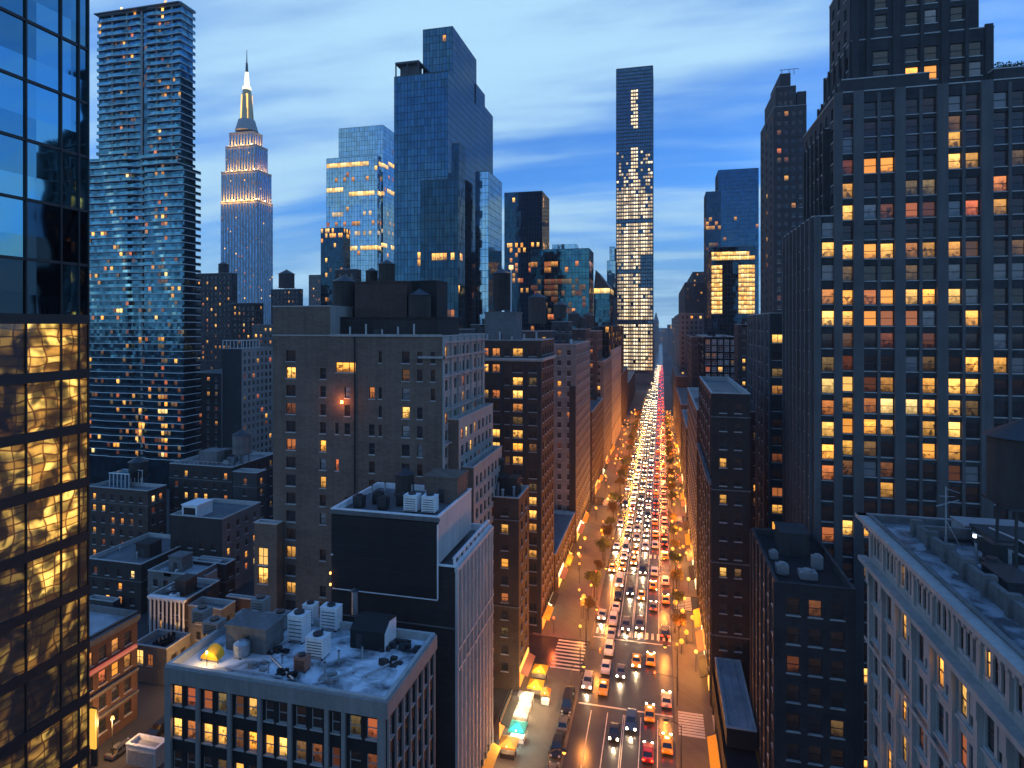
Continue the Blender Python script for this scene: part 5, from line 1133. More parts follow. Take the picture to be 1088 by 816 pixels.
a = pxbox(335, 747, 784, 358, 739); bb = simple('glass_house', 'blue glassy house with white mullions and two amber windows near the avenue', 'building', a, 0, G['blue'], F=dict(sp=3.0, ww=2.2, wh=2.5, fh=3.6), L=dict(sp=3.0, ww=2.0, wh=2.5, fh=3.6), lit=[(754,394,'o'),(766,393,'y'),(768,418,'w'),(766,418,'w')], prob=dict(d=.6,b=.3,m=.1), nmax=90, style='cross', frame=M['white_paint'])
a = pxbox(300, 784, 806, 345, 780); fill('dark narrow house beside the blue glassy house', a, 0, 'brick_dark', R=False, lit=[(796,360,'o'),(796,390,'o')])
a = pxbox(250, 782, 800, 418, 778); fill('small dark house with green copper roof edge below the narrow house', a, 0, 'stone_dark', R=False)
for (Y0, Y1, yt, m, lab) in [(245,298,455,'brick_dark','dark low building on the right pavement past the corner house'),(312,380,430,'stone_dark','grey low building on the right pavement, second past the corner house'),(384,418,418,'brick_brown','brown low building on the right pavement, third past the corner house'),(432,560,400,'stone_dark','long dark low building far along the right pavement')]:
    fill(lab, (XR, 40, Y0, Y1, zp(yt, XR, Y0)), 0, m, R=False, L=True, prob=warm, nmax=24)
# low flat roofed shop row on the right
bb = Bld('low_shop_building', 'low dark shop building with blue grey metal roof at the right pavement', 'building', (16.5, 30, 0))
bb.vol(XR, 14.5, 30, 121, 0, 8.2, None, None, lambda f: [(1.2+k*5.4, 5.6+k*5.4, .7, 3.6) for k in range(16)], par=.5, roofm=False)
q = MB(); q.box(XR+.3, 14.2, 30.3, 120.7, 7.4, 7.7); q.build('lower_roof', M['black'], bb.root)
bb.vol(XR+.5, 14.2, 100, 120.4, 8.25, 11.2, None, None, None, par=.25)
bb.finish(M['black'], M['roof_pale'], M['coping'], prob=dict(d=.25,o=.3,y=.3,w=.15), nmax=20)
q = MB()
for k in range(3): x = XR+1.4+k*1.2; q.box(x, x+.08, 100.4, 120, 10.955, 11.03)
q.build('roof_seam', M['steel'], bb.root)
bx_ = Bld('infill_building', 'dark ribbed infill building between the low metal roof and the big office tower', 'building', (19.3, 86, 0))
bx_.vol(14.6, XT-.1, 86, 108, 0, 40, lambda f: grid(f.W, 0, 40, n=3, ww=1.6, wh=2.2, fh=3.8), None, lambda f: grid(f.W, 0, 40, n=6, ww=1.0, wh=2.2, fh=3.8))
bx_.finish(M['stone_dark'], M['black'], M['stone_dark'], lit=[(841,690,'o'),(829,742,'y'),(855,640,'m'),(829,640,'o')], prob=dict(d=.9,m=.06,o=.04), nmax=70)
q = MB(); f = Face('L', 14.6, XT-.1, 86, 108)
for i in range(7): u = min(max(.3, f.W*i/6), f.W-.3); f.box(q, u-.2, u+.2, -.3, -.003, 8, 40)
q.build('pilaster', M['stone_dark'], bx_.root)
bulkhead(bx_, 17.5, 21.5, 99, 104, 39, 42.4, M['stone_dark'])
for (x, y, sx, h) in [(16.4,92,.8,1.4),(19.5,91,1.1,1.1),(21.6,95,.7,1.9),(16.2,97.5,.6,1.2)]: q = MB(); q.box(x-sx, x+sx, y-sx*.8, y+sx*.8, 39.2, 39+h); q.box(x-sx*.7, x+sx*.7, y-sx*.6, y+sx*.6, 39, 39.2, skip='b'); q.cyl(x, y, 39+h, 39.25+h, sx*.6, n=10); q.build('roof_vent', M['concrete'], bx_.root)
for k in range(6): ac_unit(11.3+(k%2)*1.4, 60+k*6.2, 7.7, 1.6, 1.5, 1.4, 'grey cooling box on the low dark shop building', 'cooling boxes on the low shop roof', M['concrete'])
# ================================================================== RIGHT: CORNICED STONE BUILDING CLOSE BY
XM = 23.8; Y0, Y1 = 8.0, 80.0; z1 = 51.4; Xr = 64.0
bb = Bld('stone_corner_building', 'pale stone building with heavy cornices and arched bays, close by on the right', 'building', ((XM+Xr)/2, Y0, 0))
bw = 4.15; nb = 17
def ML(f):
    H = []
    for i in range(nb):
        c = 1.2+bw*(i+.5)
        for e in (-1.12, 0, 1.12): H.append((c+e-.36, c+e+.36, z1-4.0, z1-1.7))
        for k in range(11):
            zb = z1-9.3-4.15*k
            for e in (-.82, .82): H.append((c+e-.62, c+e+.62, zb, zb+2.75))
    return H
mlit = [(963,610,'y'),(953,653,'y'),(961,657,'y'),(999,699,'y'),(1023,732,'y'),(1021,788,'o'),(1055,699,'y'),(956,752,'y'),(951,796,'y'),(958,797,'o'),(993,806,'o'),(957,700,'m'),(975,812,'o')]
bb.vol(XM, Xr, Y0, Y1, 0, z1, None, None, ML, deep=.26, par=.7)
bb.finish(M['stone'], patchy('patched_blue_roof', (0.09, 0.095, 0.10), (0.34, 0.37, 0.40), 0.3, .42, .56), M['stone_grey'], lit=mlit, prob=dict(d=.95,m=.04,o=.01), style='sash', tol=(9, 15), nmax=98)
q = MB(); f = Face('L', XM, Xr, Y0, Y1)
for i in range(nb+1): u = 1.2+bw*i; f.box(q, u-.32, u+.32, -.42, -.003, 0, z1-6.0); f.box(q, u-.45, u+.45, -.55, -.42, z1-7.6, z1-6.0); f.box(q, u-.26, u+.26, -.25, -.003, z1-4.4, z1-1.3)
for i in range(nb):
    c = 1.2+bw*(i+.5)
    for k in range(11): zb = z1-9.3-4.15*k; f.box(q, c-1.55, c+1.55, -.3, -.003, zb-.32, zb-.12)
q.build('pilaster', M['stone'], bb.root)
q = MB()
f.box(q, -1.1, f.W+.6, -1.15, -.004, z1-.5, z1-.02); f.box(q, -.7, f.W+.5, -.7, -.004, z1-1.0, z1-.51)
f.box(q, -.8, f.W+.5, -.95, -.004, z1-5.5, z1-5.0); f.box(q, -.5, f.W+.5, -.6, -.004, z1-5.95, z1-5.51)
for k in range(int(f.W/.9)): f.box(q, .2+k*.9, .6+k*.9, -.68, -.004, z1-1.35, z1-1.005)
f.box(q, 0, f.W, -.5, -.43, z1-14.6, z1-14.2)
q.box(XM-1.1, Xr, Y1+.004, Y1+1.1, z1-.5, z1-.02); q.build('cornice', M['stone'], bb.root)
zr = z1-.7
q = MB()
q.box(XM+3.2, XM+3.7, Y0+1, Y1-5, zr, zr+1.5); q.box(XM+3.7, Xr-2, Y1-5.5, Y1-5, zr, zr+1.5)
for k in range(18): y = Y0+3+k*3.8; q.box(XM+2.9, XM+4.0, y-.3, y+.3, zr, zr+1.85)
q.build('inner_parapet', M['stone_grey'], bb.root)
bulkhead(bb, XM+13, XM+24, 40, 52, zr, zr+3.4, M['brick_dark'])
bulkhead(bb, XM+8, XM+15, 69, 74, zr, zr+2.0, M['stone_dark'])
t = thing('steel_framework', 'long steel beams and rails lying across the corniced building roof', 'steelwork', (36, 62, zr))
for (p0, p1, r) in [((33,73,zr+2.2),(41,40,zr+2.2),.16),((31.5,73,zr+1.6),(39,40,zr+1.6),.12),((33,73,zr+2.2),(33,73,zr),.1),((36,60.6,zr+2.2),(36,60.6,zr),.1),((38.6,50,zr+2.2),(38.6,50,zr),.1),((40.4,42,zr+2.2),(40.4,42,zr),.1),((34.5,75,zr+1),(44,46,zr+1.0),.2)]:
    q = MB(); q.tube(p0, p1, r, 8); q.build('beam', M['steel'], t)
tx, ty = fx(1091, 67), 67
water_tank(tx, ty, zr, 3.0, 6.2, 'large dark ribbed water tank with pointed roof at the right edge', 6.6, mat=M['wood'])
t = thing('roof_lamp', 'small white lamp on a post on the corniced building roof', 'lamp', (31, 71.5, zr))
q = MB(); q.cyl(31, 71.5, zr, zr+1.6, .06, n=8); q.build('post', M['dark_steel'], t); q = MB(); q.cyl(31, 71.5, zr+1.6, zr+1.9, .16, n=10); q.build('bulb', emit_mat('white_bulb', (.85,.93,1), 3.0), t)
for k in range(7): ac_unit(30+k*2.1, 66-k*3.6, zr, 1.5, 1.3, 1.2+.3*(k%2), 'dark cooling box on the corniced building roof', 'cooling boxes on the corniced building roof', M['dark_steel'])
for k in range(9): vent_pipe(28.8+k*1.5, 72.5-k*2.9, zr, .15, 1.2+.5*(k%3), 'thin vent pipe on the corniced building roof', 'vent pipes on the corniced building roof')
for i, (x0_, y0_, x1_, y1_, r0_) in enumerate([(28.6,74,38,74,.25),(29,66,35,54,.3),(30.5,60,30.5,44,.22),(28.6,50,36,50,.28),(34,70.5,46,58,.2),(29.4,56,33.5,47,.18)]):
    q = MB(); q.tube((x0_,y0_,zr+.55), (x1_,y1_,zr+.55), r0_, 8)
    for e in (.08, .5, .92): xx, yy_ = x0_+(x1_-x0_)*e, y0_+(y1_-y0_)*e; q.box(xx-.15, xx+.15, yy_-.15, yy_+.15, zr, zr+.4)
    tag(q.build('roof_duct', M['steel'] if i % 2 else M['dark_steel']), ['long thin dark duct across the far end','pale slanting duct beside the inner parapet','dark duct parallel with the inner parapet','pale cross duct nearer the frame edge','dark slanting duct under the water tank','short pale slanting duct'][i]+' on the corniced building roof', 'duct')
for i, (x, y, sx, sy, h) in enumerate([(35,77,3.2,1.6,1.5),(32,69,1.0,1.0,2.0),(41,72,2.0,1.6,2.6),(30,63,1.2,2.2,1.1),(33,56,1.6,1.3,1.7)]):
    q = MB(); q.box(x-sx, x+sx, y-sy, y+sy, zr, zr+h, skip='b'); q.box(x-sx-.12, x+sx+.12, y-sy-.12, y+sy+.12, zr+h+.003, zr+h+.16); q.box(x-sx*.4, x+sx*.4, y-sy-.05, y-sy-.004, zr+.2, zr+h-.3)
    tag(q.build('plant_box', [M['concrete'], M['dark_steel']][i%2]), ['long low grey plant box at the far parapet','square dark plant box before the big office tower','tall grey plant box near the water tank','dark low plant box along the inner parapet','grey plant box near the slanting ducts'][i]+' of the corniced roof', 'plant box')
t = thing('roof_antenna', 'bare forked antenna on the corniced building roof, before the lit windows', 'antenna', (fx(1005,72), 72, zr))
ax = fx(1005, 72)
for (p0, p1, r) in [((ax,72,zr),(ax,72,zr+6.5),.07),((ax-.9,72,zr+4.4),(ax+1.2,72,zr+5.2),.05),((ax-.6,72,zr+5.5),(ax+.8,72,zr+5.5),.04),((ax,72,zr+3),(ax+1.5,72,zr),.04),((ax,72,zr+6.3),(ax+1.3,72,zr+5.9),.04)]:
    q = MB(); q.tube(p0, p1, r, 6); q.build('rod', M['steel'], t)
# ================================================================== STREET: cars, lamps, trees, stalls
def paint_mat(name, c): return flat_mat(name, c, 0.28, 0.0, 0.6)
CARC = {'white': paint_mat('car_white', (0.75,0.75,0.75)), 'black': paint_mat('car_black', (0.015,0.016,0.018)), 'silver': paint_mat('car_silver', (0.40,0.41,0.42)),
        'grey': paint_mat('car_grey', (0.11,0.115,0.12)), 'red': paint_mat('car_red', (0.35,0.02,0.02)), 'yellow': paint_mat('taxi_yellow', (0.80,0.42,0.02)), 'blue': paint_mat('car_blue', (0.03,0.07,0.18))}
cglass = flat_mat('car_glass', (0.01,0.012,0.015), 0.06, 0.0, 0.8)
tyre = flat_mat('tyre_rubber', (0.015,0.015,0.015), 0.9)
head_on = emit_mat('headlight_lit', (1.0, 0.74, 0.44), 30); tail_on = emit_mat('taillight_lit', (1.0, 0.014, 0.004), 30)
lens_w = flat_mat('headlight_off', (0.6,0.6,0.6), 0.2); lens_r = flat_mat('taillight_off', (0.3,0.02,0.02), 0.3)
sign_on = emit_mat('taxi_sign_lit', (1.0, 0.75, 0.35), 4)
# shapes: the car's nose points towards -y (towards the camera)
KINDS = {'sedan': (4.7,1.84,1.45,.92,(-.95,-.35,1.1,1.75)), 'taxi': (4.8,1.86,1.5,.95,(-1.0,-.4,1.15,1.8)), 'suv': (4.9,1.95,1.85,1.08,(-1.05,-.55,1.9,2.3)), 'van': (5.8,2.05,2.45,1.15,(-2.2,-1.6,2.6,2.85))}
def car_meshes(kind):
    Ln, W, H, hb, (wa, wb, ra, rb_) = KINDS[kind]; h = Ln/2; hw = W/2; D = {}
    b = MB(); prof = [(-h,.35),(h,.35),(h,.62),(h-.05,hb),(rb_,hb+.02),(wa,hb+.03),(-h+.35,hb-.12),(-h,.66)]
    b.prism(prof, -hw, hw, 'x')
    b.prism([(wb-.03,H-.06),(wb+.2,H),(ra-.2,H),(ra+.03,H-.06)], -hw*.80, hw*.80, 'x')
    for s in (-1, 1):
        for (a, c) in ((wa, wb), (rb_, ra)): b.tube((s*hw*.93,a,hb), (s*hw*.79,c,H-.04), .05, 5)
        b.tube((s*hw*.93,(wb+ra)/2,hb), (s*hw*.80,(wb+ra)/2,H-.04), .045, 5)
        b.box(s*hw, s*(hw+.16), wa+.25, wa+.38, hb-.02, hb+.12)
    D['body'] = b
    t, k = hw*.91, hw*.775
    b = MB(); b.face([(-t,wa,hb+.02),(t,wa,hb+.02),(k,wb,H-.07),(-k,wb,H-.07)]); D['windscreen'] = b
    b = MB(); b.face([(t,rb_,hb+.02),(-t,rb_,hb+.02),(-k,ra,H-.07),(k,ra,H-.07)]); D['rear_window'] = b
    for s in (-1, 1):
        b = MB(); q = [(s*t,wa,hb+.02),(s*t,rb_,hb+.02),(s*k,ra,H-.07),(s*k,wb,H-.07)]; b.face(q if s > 0 else q[::-1]); D['side_window', s] = b
    for s in (-1, 1):
        b = MB(); b.box(s*hw*.55, s*hw*.93, -h-.03, -h+.12, .60, .78); b.box(s*hw*.60, s*hw*.90, -h+.0, -h+.26, .70, .84); D['headlight', s] = b
        b = MB(); b.box(s*hw*.58, s*hw*.95, h-.1, h+.03, .66, .86); D['taillight', s] = b
        for y in (-h*.62, h*.60):
            b = MB(); c = 14; x0, x1 = s*(hw-.22), s*(hw+.01)
            A = [(y+.33*math.cos(6.2832*i/c), .33+.33*math.sin(6.2832*i/c)) for i in range(c)]; b.prism(A, x0, x1, 'x'); D['wheel', s, y] = b
    if kind == 'taxi':
        b = MB(); b.box(-.35, .35, -.1, .12, H+.002, H+.2); D['roof_sign'] = b
    return D
PARTM = {'windscreen': cglass, 'rear_window': cglass, 'side_window': cglass, 'wheel': tyre, 'roof_sign': sign_on}
_cm = {}
def car(kind, colour, x, y, label, group, lights, near=True, rear=False):
    """lights: 'h' headlights lit, 't' taillights lit; rear=True shows its tail to the camera"""
    kl = (kind, colour, lights, near)
    if kl not in _cm:
        D = car_meshes(kind); out = []
        mats = {'headlight': head_on if lights else lens_w, 'taillight': tail_on if lights else lens_r, 'body': CARC[colour], **PARTM}
        if near:
            for k, mb in D.items(): nm = k if isinstance(k, str) else k[0]; out.append((nm, mb.mesh(nm, mats[nm])))
        else:
            big = MB(); ml = [mats['body'], cglass, tyre, mats['headlight'], mats['taillight'], sign_on]
            for k, mb in D.items():
                nm = k if isinstance(k, str) else k[0]; i = {'body':0,'wheel':2,'headlight':3,'taillight':4,'roof_sign':5}.get(nm, 1)
                o = len(big.v); big.v += mb.v; big.f += [tuple(o+q for q in f) for f in mb.f]; big.m += [i]*len(mb.f); big.uv += mb.uv
            out = [('car', big.mesh('car', ml))]
        _cm[kl] = out
    nm = {'taxi':'taxi','van':'van'}.get(kind, 'car'); rz = math.pi if rear else 0
    cat = {'taxi':'taxi','van':'van','suv':'car','sedan':'car'}[kind]
    if near:
        t = thing(nm, label, cat, (x, y, .02), group); t.rotation_euler.z = rz
        for (n_, me) in _cm[kl]: o = bpy.data.objects.new(n_, me); COL.objects.link(o); o.parent = t
    else:
        o = bpy.data.objects.new(nm, _cm[kl][0][1]); COL.objects.link(o); o.location = (x, y, .02); o.rotation_euler.z = rz; tag(o, label, cat, group)
r_ = random.Random(11)
LANES = [(-14.6, 'leftmost lane', 'h'), (-11.5, 'second lane', 'q'), (-8.4, 'third lane', 'h'), (-5.3, 'fourth lane', 'h'), (-2.2, 'fifth lane', 't'), (0.9, 'rightmost lane', 't')]
FIX = {1: [(124,'sedan','yellow'),(131.5,'sedan','white'),(139,'suv','white'),(146,'sedan','silver'),(153,'suv','white'),(160,'sedan','white'),(167,'suv','black')],
       4: [(107,'sedan','red'),(118,'taxi','yellow'),(137,'taxi','yellow'),(163,'sedan','grey'),(176,'taxi','yellow')],
       5: [(110,'taxi','yellow'),(123,'sedan','silver'),(150,'suv','black'),(168,'taxi','yellow')]}
ncar = 0
for li, (lx, ldesc, mode) in enumerate(LANES):
    ys = list(FIX.get(li, [])); 
    y = {0: 88, 1: 176, 2: 84, 3: 91, 4: 186, 5: 180}[li]
    while y < 1150:
        dens = {0: (11, 26), 1: (7.4, 9.5), 2: (8.5, 12), 3: (8.5, 12.5), 4: (9, 17), 5: (10, 18)}[li]
        kd = r_.choices(['sedan','suv','taxi','van'], [.45,.25,.24,.06])[0]
        ys.append((y, kd, 'yellow' if kd == 'taxi' else r_.choices(['white','black','silver','grey','red','blue'], [.34,.22,.18,.16,.05,.05] if mode != 'h' else [.12,.38,.12,.26,.06,.06])[0]))
        y += r_.uniform(*dens)*((1.9 if li in (2,3) else 1.5 if li in (0,4,5) else 1) if y < 190 else 1.0 if y < 330 else 1.7 if y < 600 else 3.2)*(1.2 if kd == 'van' else 1)
    ys.sort()
    for k, (y, kd, colr) in enumerate(ys):
        near = y < 205; cname = {'sedan':'car','suv':'tall car','taxi':'taxi','van':'van'}[kd]
        if kd == 'sedan' and colr == 'yellow': kd = 'taxi'; cname = 'taxi'
        lights = not (mode == 'q' and y < 175)
        if near and k < 20:
            lab = f'{colr} {cname}, {ORD[k]} vehicle from the near end of the {ldesc}'; g = 'vehicles on the avenue'
        else:
            lab = {'h': 'distant vehicle with white headlights far along the avenue', 'q': 'distant queued vehicle far along the left side of the avenue', 't': 'distant vehicle with red taillights far along the right side of the avenue'}[mode]; g = {'h':'distant vehicles with headlights','q':'distant queued vehicles','t':'distant vehicles with taillights'}[mode]
        xx = lx+r_.uniform(-.18, .18)
        if y > 560: xx = lx+(y-560)*.012 if lx < -8 else lx
        car(kd, colr, xx, y, lab, g, lights, near, rear=(mode == 't')); ncar += 1
        if mode == 'h' and y < 260:
            l = bpy.data.lights.get('headlamp_beam')
            if not l:
                l = bpy.data.lights.new('headlamp_beam', 'SPOT'); l.energy = 1500; l.color = (1, .70, .38); l.spot_size = R_(70); l.spot_blend = .6; l.shadow_soft_size = .15
            o = bpy.data.objects.new('headlamp_beam', l); COL.objects.link(o); o.location = (xx, y-2.6, .85); o.rotation_euler = (R_(78), 0, math.pi)
for k, (x, y, colr, kd) in enumerate([(-91,86,'grey','sedan'),(-88.5,92,'black','suv'),(-86.5,99,'white','sedan'),(-17.6,92,'black','sedan'),(-17.5,98,'grey','suv'),(-17.6,104.4,'black','suv'),(-17.5,111,'grey','sedan'),(-17.6,117,'black','van')]):
    car(kd, colr, x, y, f'parked {colr} '+['saloon car in the side street near the yellow sign','tall car in the side street below the glass tower','saloon car in the side street by the box building','saloon car at the kerb by the stalls, nearest the bottom edge','tall car at the kerb by the stalls','tall car at the kerb behind the grey one','saloon car at the kerb, second from the crossing','van at the kerb beside the first crossing'][k], 'parked cars', False, True, k % 2 == 0)
# street lamps
pole_m = M['dark_steel']; bulb = emit_mat('street_lamp_bulb', (1.0, 0.36, 0.04), 3.2)
def lamp(x, y, s, label, group, power, single=False):
    t = thing('street_lamp', label, 'street lamp', (x, y, .14), group)
    b = MB(); b.tube((x,y,.14), (x,y,8.6), .11, 8, 0, .07); b.cyl(x, y, .14, .9, .2, .14, 8); b.build('pole', pole_m, t)
    b = MB(); b.tube((x,y,8.3), (x+s*1.0,y,9.0), .06, 6); b.tube((x+s*1.0,y,9.0), (x+s*2.3,y,9.05), .05, 6); a = b.build('arm', pole_m, t); a['_o'] = t['_o']
    b = MB(); b.prism([(x+s*2.0,9.1),(x+s*2.9,9.1),(x+s*2.8,8.92),(x+s*2.1,8.92)], y-.22, y+.22, 'y'); b.cyl(x+s*2.45, y, 8.60, 8.915, .26, .34, 10, 1); b.build('lamp_head', [pole_m, bulb], a)
    if power:
        l = bpy.data.lights.get('street_lamp_light_%d' % power) or bpy.data.lights.new('street_lamp_light_%d' % power, 'POINT')
        l.energy = power; l.color = (1.0, 0.31, 0.045); l.shadow_soft_size = .3
        o = bpy.data.objects.new('street_lamp_light', l); COL.objects.link(o); o.location = (x+s*2.45, y, 8.2)
for side, (x, s) in (('left', (KL-.7, 1)), ('right', (KR+.7, -1))):
    for k in range(20):
        y = 92+k*24+(0 if s > 0 else 11)
        near = k < 12
        lab = f'orange lit street lamp with curved arm, {ORD[k]} one up the {side} pavement' if near else f'distant orange street lamp far along the {side} pavement'
        lamp(x, y, s, lab, f'street lamps on the {side} pavement', 3800 if k < 17 else 0)
# globe lanterns between the trees: many warm points of light
gm = [emit_mat('globe_amber', (1.0, 0.30, 0.025), 2.0), emit_mat('globe_gold', (1.0, 0.42, 0.06), 2.0), emit_mat('globe_red', (1.0, 0.09, 0.02), 2.2)]
def globe(x, y, z, r, k, label, group):
    t = thing('lantern', label, 'lantern', (x, y, .14), group)
    b = MB(); b.tube((x,y,.14), (x,y,z-r), .06, 6); b.build('post', pole_m, t)
    b = MB()
    n, m_ = 10, 6
    for i in range(m_):
        a0, a1 = math.pi*i/m_, math.pi*(i+1)/m_
        for j in range(n):
            c0, c1 = 6.2832*j/n, 6.2832*(j+1)/n
            P = lambda a, c: (x+r*math.sin(a)*math.cos(c), y+r*math.sin(a)*math.sin(c), z+r*math.cos(a))
            b.face([P(a1,c0), P(a1,c1), P(a0,c1), P(a0,c0)])
    b.build('globe', gm[k], t)
r2 = random.Random(21); ng = 0
for k in range(150):
    side = -1 if k % 5 < 2 else 1; y = 134+380*(k/150)**1.15+r2.uniform(-3, 3)
    x = r2.uniform(KR+.8, XR-1.2) if side > 0 else r2.uniform(XL+2, KL-1.4)
    if any(a < y < c for a, c in (CROSS_R if side > 0 else CROSS_L)): continue
    c = r2.choices([0,1,2], [.58,.27,.15])[0]
    globe(x, y, r2.uniform(2.8, 6.0), r2.uniform(.28, .55), c, f"glowing {['amber','golden','red'][c]} globe lantern among those lining the {'right' if side > 0 else 'left'} pavement", f"{['amber','golden','red'][c]} lanterns on the {'right' if side > 0 else 'left'} pavement"); ng += 1
    if k % 2 == 0:
        l = bpy.data.lights.get('lantern_light%d' % c) or bpy.data.lights.new('lantern_light%d' % c, 'POINT'); l.energy = 1900; l.color = [(1,.27,.03),(1,.40,.08),(1,.14,.03)][c]; l.shadow_soft_size = .4
        o = bpy.data.objects.new('lantern_light', l); COL.objects.link(o); o.location = (x, y-.9, 5.2)
# street trees
bark = wall_mat('bark', (0.08, 0.06, 0.045), 0.9, 0.4, 3, 0.1); leafs = [wall_mat('autumn_leaf', (0.16, 0.10, 0.025), 0.8, 0.4, 2.5, 0.0), wall_mat('green_leaf', (0.07, 0.085, 0.03), 0.8, 0.4, 2.5, 0.0)]
tm = []
for v in range(4):
    rr = random.Random(40+v); b = MB(); b.tube((0,0,0), (.1,.05,2.6), .17, 7, 0, .12)
    tips = []
    for k in range(6):
        a = k*1.05+rr.random(); e = (1.5*math.cos(a)*rr.uniform(.6,1.1), 1.5*math.sin(a)*rr.uniform(.6,1.1), rr.uniform(3.8, 5.8)); b.tube((.1,.05,2.3+rr.random()*.4), e, .08, 5, 0, .03); tips.append(e)
    c = MB()
    for e in tips+[(0,0,5.6),(.6,-.5,4.6),(-.6,.5,4.9)]: leaf_blob(c, e[0], e[1], e[2]+.2, rr.uniform(.9, 1.5), rr.uniform(.8, 1.3), 210, .17, rr)
    tm.append((b.mesh('trunk', bark), c.mesh('crown', leafs[v%2])))
for side, x, y0, cuts in (('left', KL-1.6, 152, CROSS_L), ('right', KR+1.6, 148, CROSS_R)):
    k = 0
    for q in range(26):
        y = y0+q*13.3
        if any(a-1 < y < c+1 for a, c in cuts): continue
        t = thing('street_tree', f'small {"amber" if k%4 in (0,2) else "dull green"} leaved street tree, {ORD[k]} up the {side} pavement' if k < 18 else f'distant street tree far up the {side} pavement', 'tree', (x, y, .14), f'street trees on the {side} pavement')
        sc_ = r2.uniform(.75, 1.1); t.scale = (sc_, sc_, sc_); t.rotation_euler.z = r2.uniform(0, 6)
        for nm, me in zip(('trunk','crown'), tm[k%4]): o = bpy.data.objects.new(nm, me); COL.objects.link(o); o.parent = t
        k += 1
# shop fronts: lit windows at pavement level are parts of one shop front each
shop_mats = [emit_mat('shop_light_amber', (1.0, 0.45, 0.08), 1.8), emit_mat('shop_light_white', (1.0, 0.75, 0.38), 2.2), emit_mat('shop_light_orange', (1.0, 0.26, 0.03), 1.8)]
def shop(side, y0, y1, k, i):
    x = XL if side < 0 else XR; s = 1 if side < 0 else -1; sd = 'left' if side < 0 else 'right'
    t = thing('lit_shop', f'{["amber","white","orange"][k]} lit shop front at pavement level, {ORD[i]} up the {sd} side of the avenue', 'shop', (x, y0, .14), f'shop fronts on the {sd} side')
    b = MB(); b.box(x+s*.01, x+s*.25, y0, y1, 3.6, 4.5); b.build('sign_board', shop_mats[(k+1)%3] if i%3 == 0 else M['black'], t)
    n = max(1, int((y1-y0)/2.2)); w_ = (y1-y0)/n
    for j in range(n): b = MB(); b.box(x+s*.02, x+s*.12, y0+j*w_+.15, y0+(j+1)*w_-.15, .5, 3.4); b.build('shop_window', shop_mats[k], t)
    b = MB(); b.prism([(x+s*.26,3.55),(x+s*1.7,2.9),(x+s*1.7,2.8),(x+s*.26,3.3)], y0+.1, y1-.1, 'y'); b.build('awning', [M['terracotta'],M['yellow'],M['black']][i%3], t)
i = 0
for y0, y1 in [(82,90),(91,99),(104,113),(120,128),(144,151),(152,159),(168,176),(178,186),(188,196),(206,216),(218,228),(230,242),(264,274),(278,288),(300,312),(316,326),(346,360)]:
    shop(-1, y0, y1, r2.choice([0,0,1,2]), i); i += 1
i = 0
for y0, y1 in [(88,97),(101,110),(128,136),(138,147),(149,158),(176,186),(190,200),(204,214),(218,228),(247,254),(256,266),(270,280),(284,294),(314,324),(330,342),(346,356),(362,372)]:
    shop(1, y0, y1, r2.choice([0,0,1,2]), i); i += 1
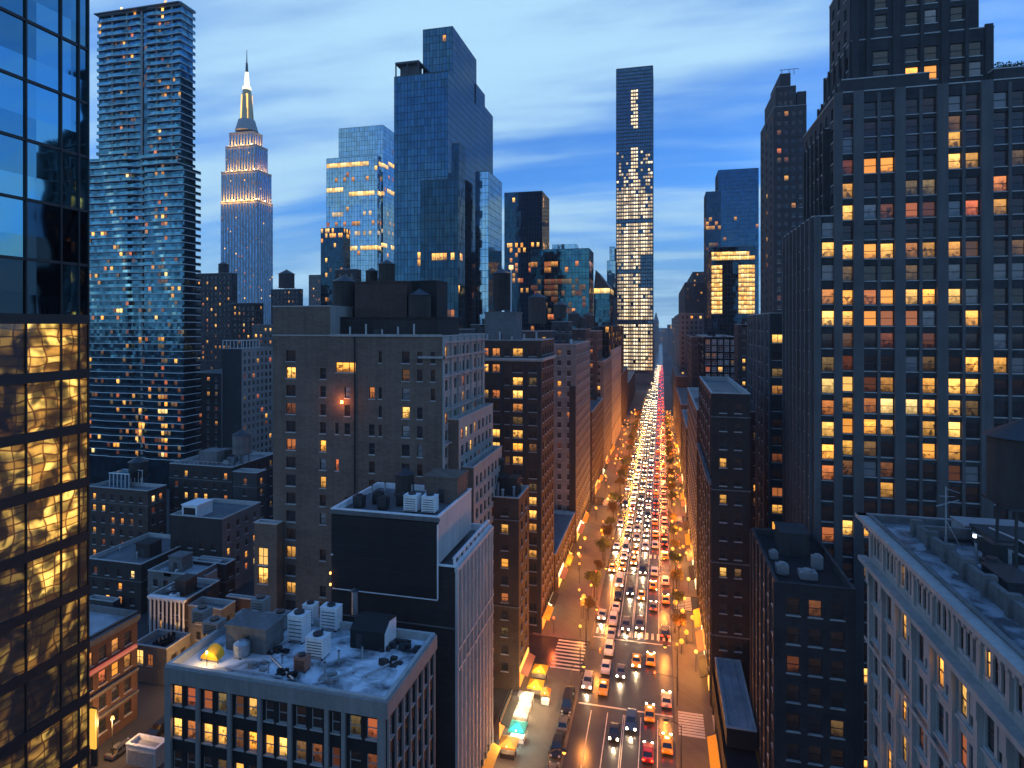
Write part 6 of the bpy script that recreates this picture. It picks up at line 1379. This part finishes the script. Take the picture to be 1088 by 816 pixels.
# market stalls at the lower left
canv = {'white': flat_mat('white_canvas', (0.75,0.74,0.70), 0.8), 'yellow': M['yellow'], 'teal': flat_mat('teal_canvas', (0.05,0.42,0.40), 0.8), 'orange': flat_mat('orange_canvas', (0.7,0.28,0.05), 0.8)}
for i, (x, y, cl, pw) in enumerate([(-24.4,119,'yellow',900),(-25.6,114.5,'white',1500),(-25.4,110,'white',1600),(-24.9,105.6,'teal',900),(-25.5,101.3,'orange',900),(-22.0,117,'orange',500),(-24.6,124.5,'yellow',900)]):
    t = thing('market_stall', ['yellow market stall','bright white market stall behind the other white one','bright white market stall nearer the teal one','teal market stall at the bottom edge','orange canopy stall nearest of the row','small orange cart stall standing apart by the kerb','yellow market stall farthest up the row'][i]+' glowing on the left pavement', 'stall', (x, y, .14), 'market stalls on the left pavement')
    w_, d_ = (3.0, 3.0) if i != 5 else (1.8, 2.0)
    for sx in (-1, 1):
        for sy in (-1, 1): b = MB(); b.tube((x+sx*w_*.45,y+sy*d_*.45,.14), (x+sx*w_*.45,y+sy*d_*.45,2.4), .04, 6); b.build('post', M['steel'], t)
    b = MB(); A = [(x-w_/2,y-d_/2,2.35),(x+w_/2,y-d_/2,2.35),(x+w_/2,y+d_/2,2.35),(x-w_/2,y+d_/2,2.35)]; p = (x,y,3.2)
    for a in range(4): b.face([A[a], A[(a+1)%4], p])
    for a in range(4): q, e = A[a], A[(a+1)%4]; b.face([(q[0],q[1],2.05),(e[0],e[1],2.05),e,q])
    b.build('canopy', canv[cl], t)
    b = MB(); b.box(x-w_*.42, x+w_*.42, y-d_*.4, y+d_*.1, .14, 1.0); b.build('counter', M['white_paint'] if i%2 else M['wood'], t)
    b = MB(); b.cyl(x, y-d_*.56, 2.5, 2.75, .12, n=8); b.tube((x,y-d_*.5,2.36), (x,y-d_*.56,2.5), .02, 4); b.build('lamp', shop_mats[1], t)
    for (ox, oy, oz) in ((.2, -2.0, 4.2), (0, 0, 1.9)):
        l = bpy.data.lights.new('stall_light', 'POINT'); l.energy = pw*(.5 if oz > 3 else .4); l.color = (1, .70, .36) if cl != 'teal' else (.5, 1, .9); l.shadow_soft_size = .25
        o = bpy.data.objects.new('stall_light', l); COL.objects.link(o); o.location = (x+ox, y+oy, oz)
# traffic lights
tl_off = flat_mat('lens_off', (0.02,0.02,0.02), 0.4); tl_r = emit_mat('red_signal', (1,.05,.02), 18); tl_g = emit_mat('green_signal', (.05,1,.55), 10)
for i, (x, y, s, on) in enumerate([(KL-.5,128,1,'r'),(KR+.5,122,-1,'r'),(KL-.5,249,1,'r'),(KR+.5,162,-1,'g'),(KR+.5,299,-1,'r'),(KL-.5,334,1,'g')]):
    t = thing('traffic_light', f'traffic light on long arm showing {"red" if on == "r" else "green"} {["at the near left corner of the first crossing","at the near right corner of the first crossing","at the second left side street","at the second right side street","at the third right side street","at the third left side street"][i]}', 'traffic light', (x, y, .14))
    b = MB(); b.tube((x,y,.14), (x,y,5.8), .1, 8); b.tube((x,y,5.6), (x+s*4.2,y,6.1), .06, 6); b.build('pole', pole_m, t)
    b = MB(); b.box(x+s*4.2-.18, x+s*4.2+.18, y-.15, y+.15, 5.2, 6.3); h_ = b.build('signal_box', M['yellow'], t); h_['_o'] = t['_o']
    for k in range(3):
        b = MB(); lit_ = (on == 'r' and k == 0) or (on == 'g' and k == 2); b.tube((x+s*4.2,y-.152,6.1-.35*k), (x+s*4.2,y-.22,6.1-.35*k), .13, 10); b.build('lens', (tl_r if on == 'r' else tl_g) if lit_ else tl_off, h_)
# ================================================================== HAZE: blue evening air between the towers
HZ = 0.00013
b = MB(); b.box(-1400, 1400, -60, 3300, -1.5, 470); hz = b.build("haze", M["roof"])
hm = bpy.data.materials.new('haze_air'); hm.use_nodes = True; n = hm.node_tree.nodes; l = hm.node_tree.links
n.clear(); ho = n.new('ShaderNodeOutputMaterial'); hv = n.new('ShaderNodeVolumePrincipled'); hv.inputs['Color'].default_value = (0.75, 0.86, 1.0, 1); hv.inputs['Density'].default_value = HZ
hv.inputs['Anisotropy'].default_value = 0.2; l.new(hv.outputs[0], ho.inputs['Volume']); hz.data.materials.clear(); hz.data.materials.append(hm); tag(hz, kind='stuff')
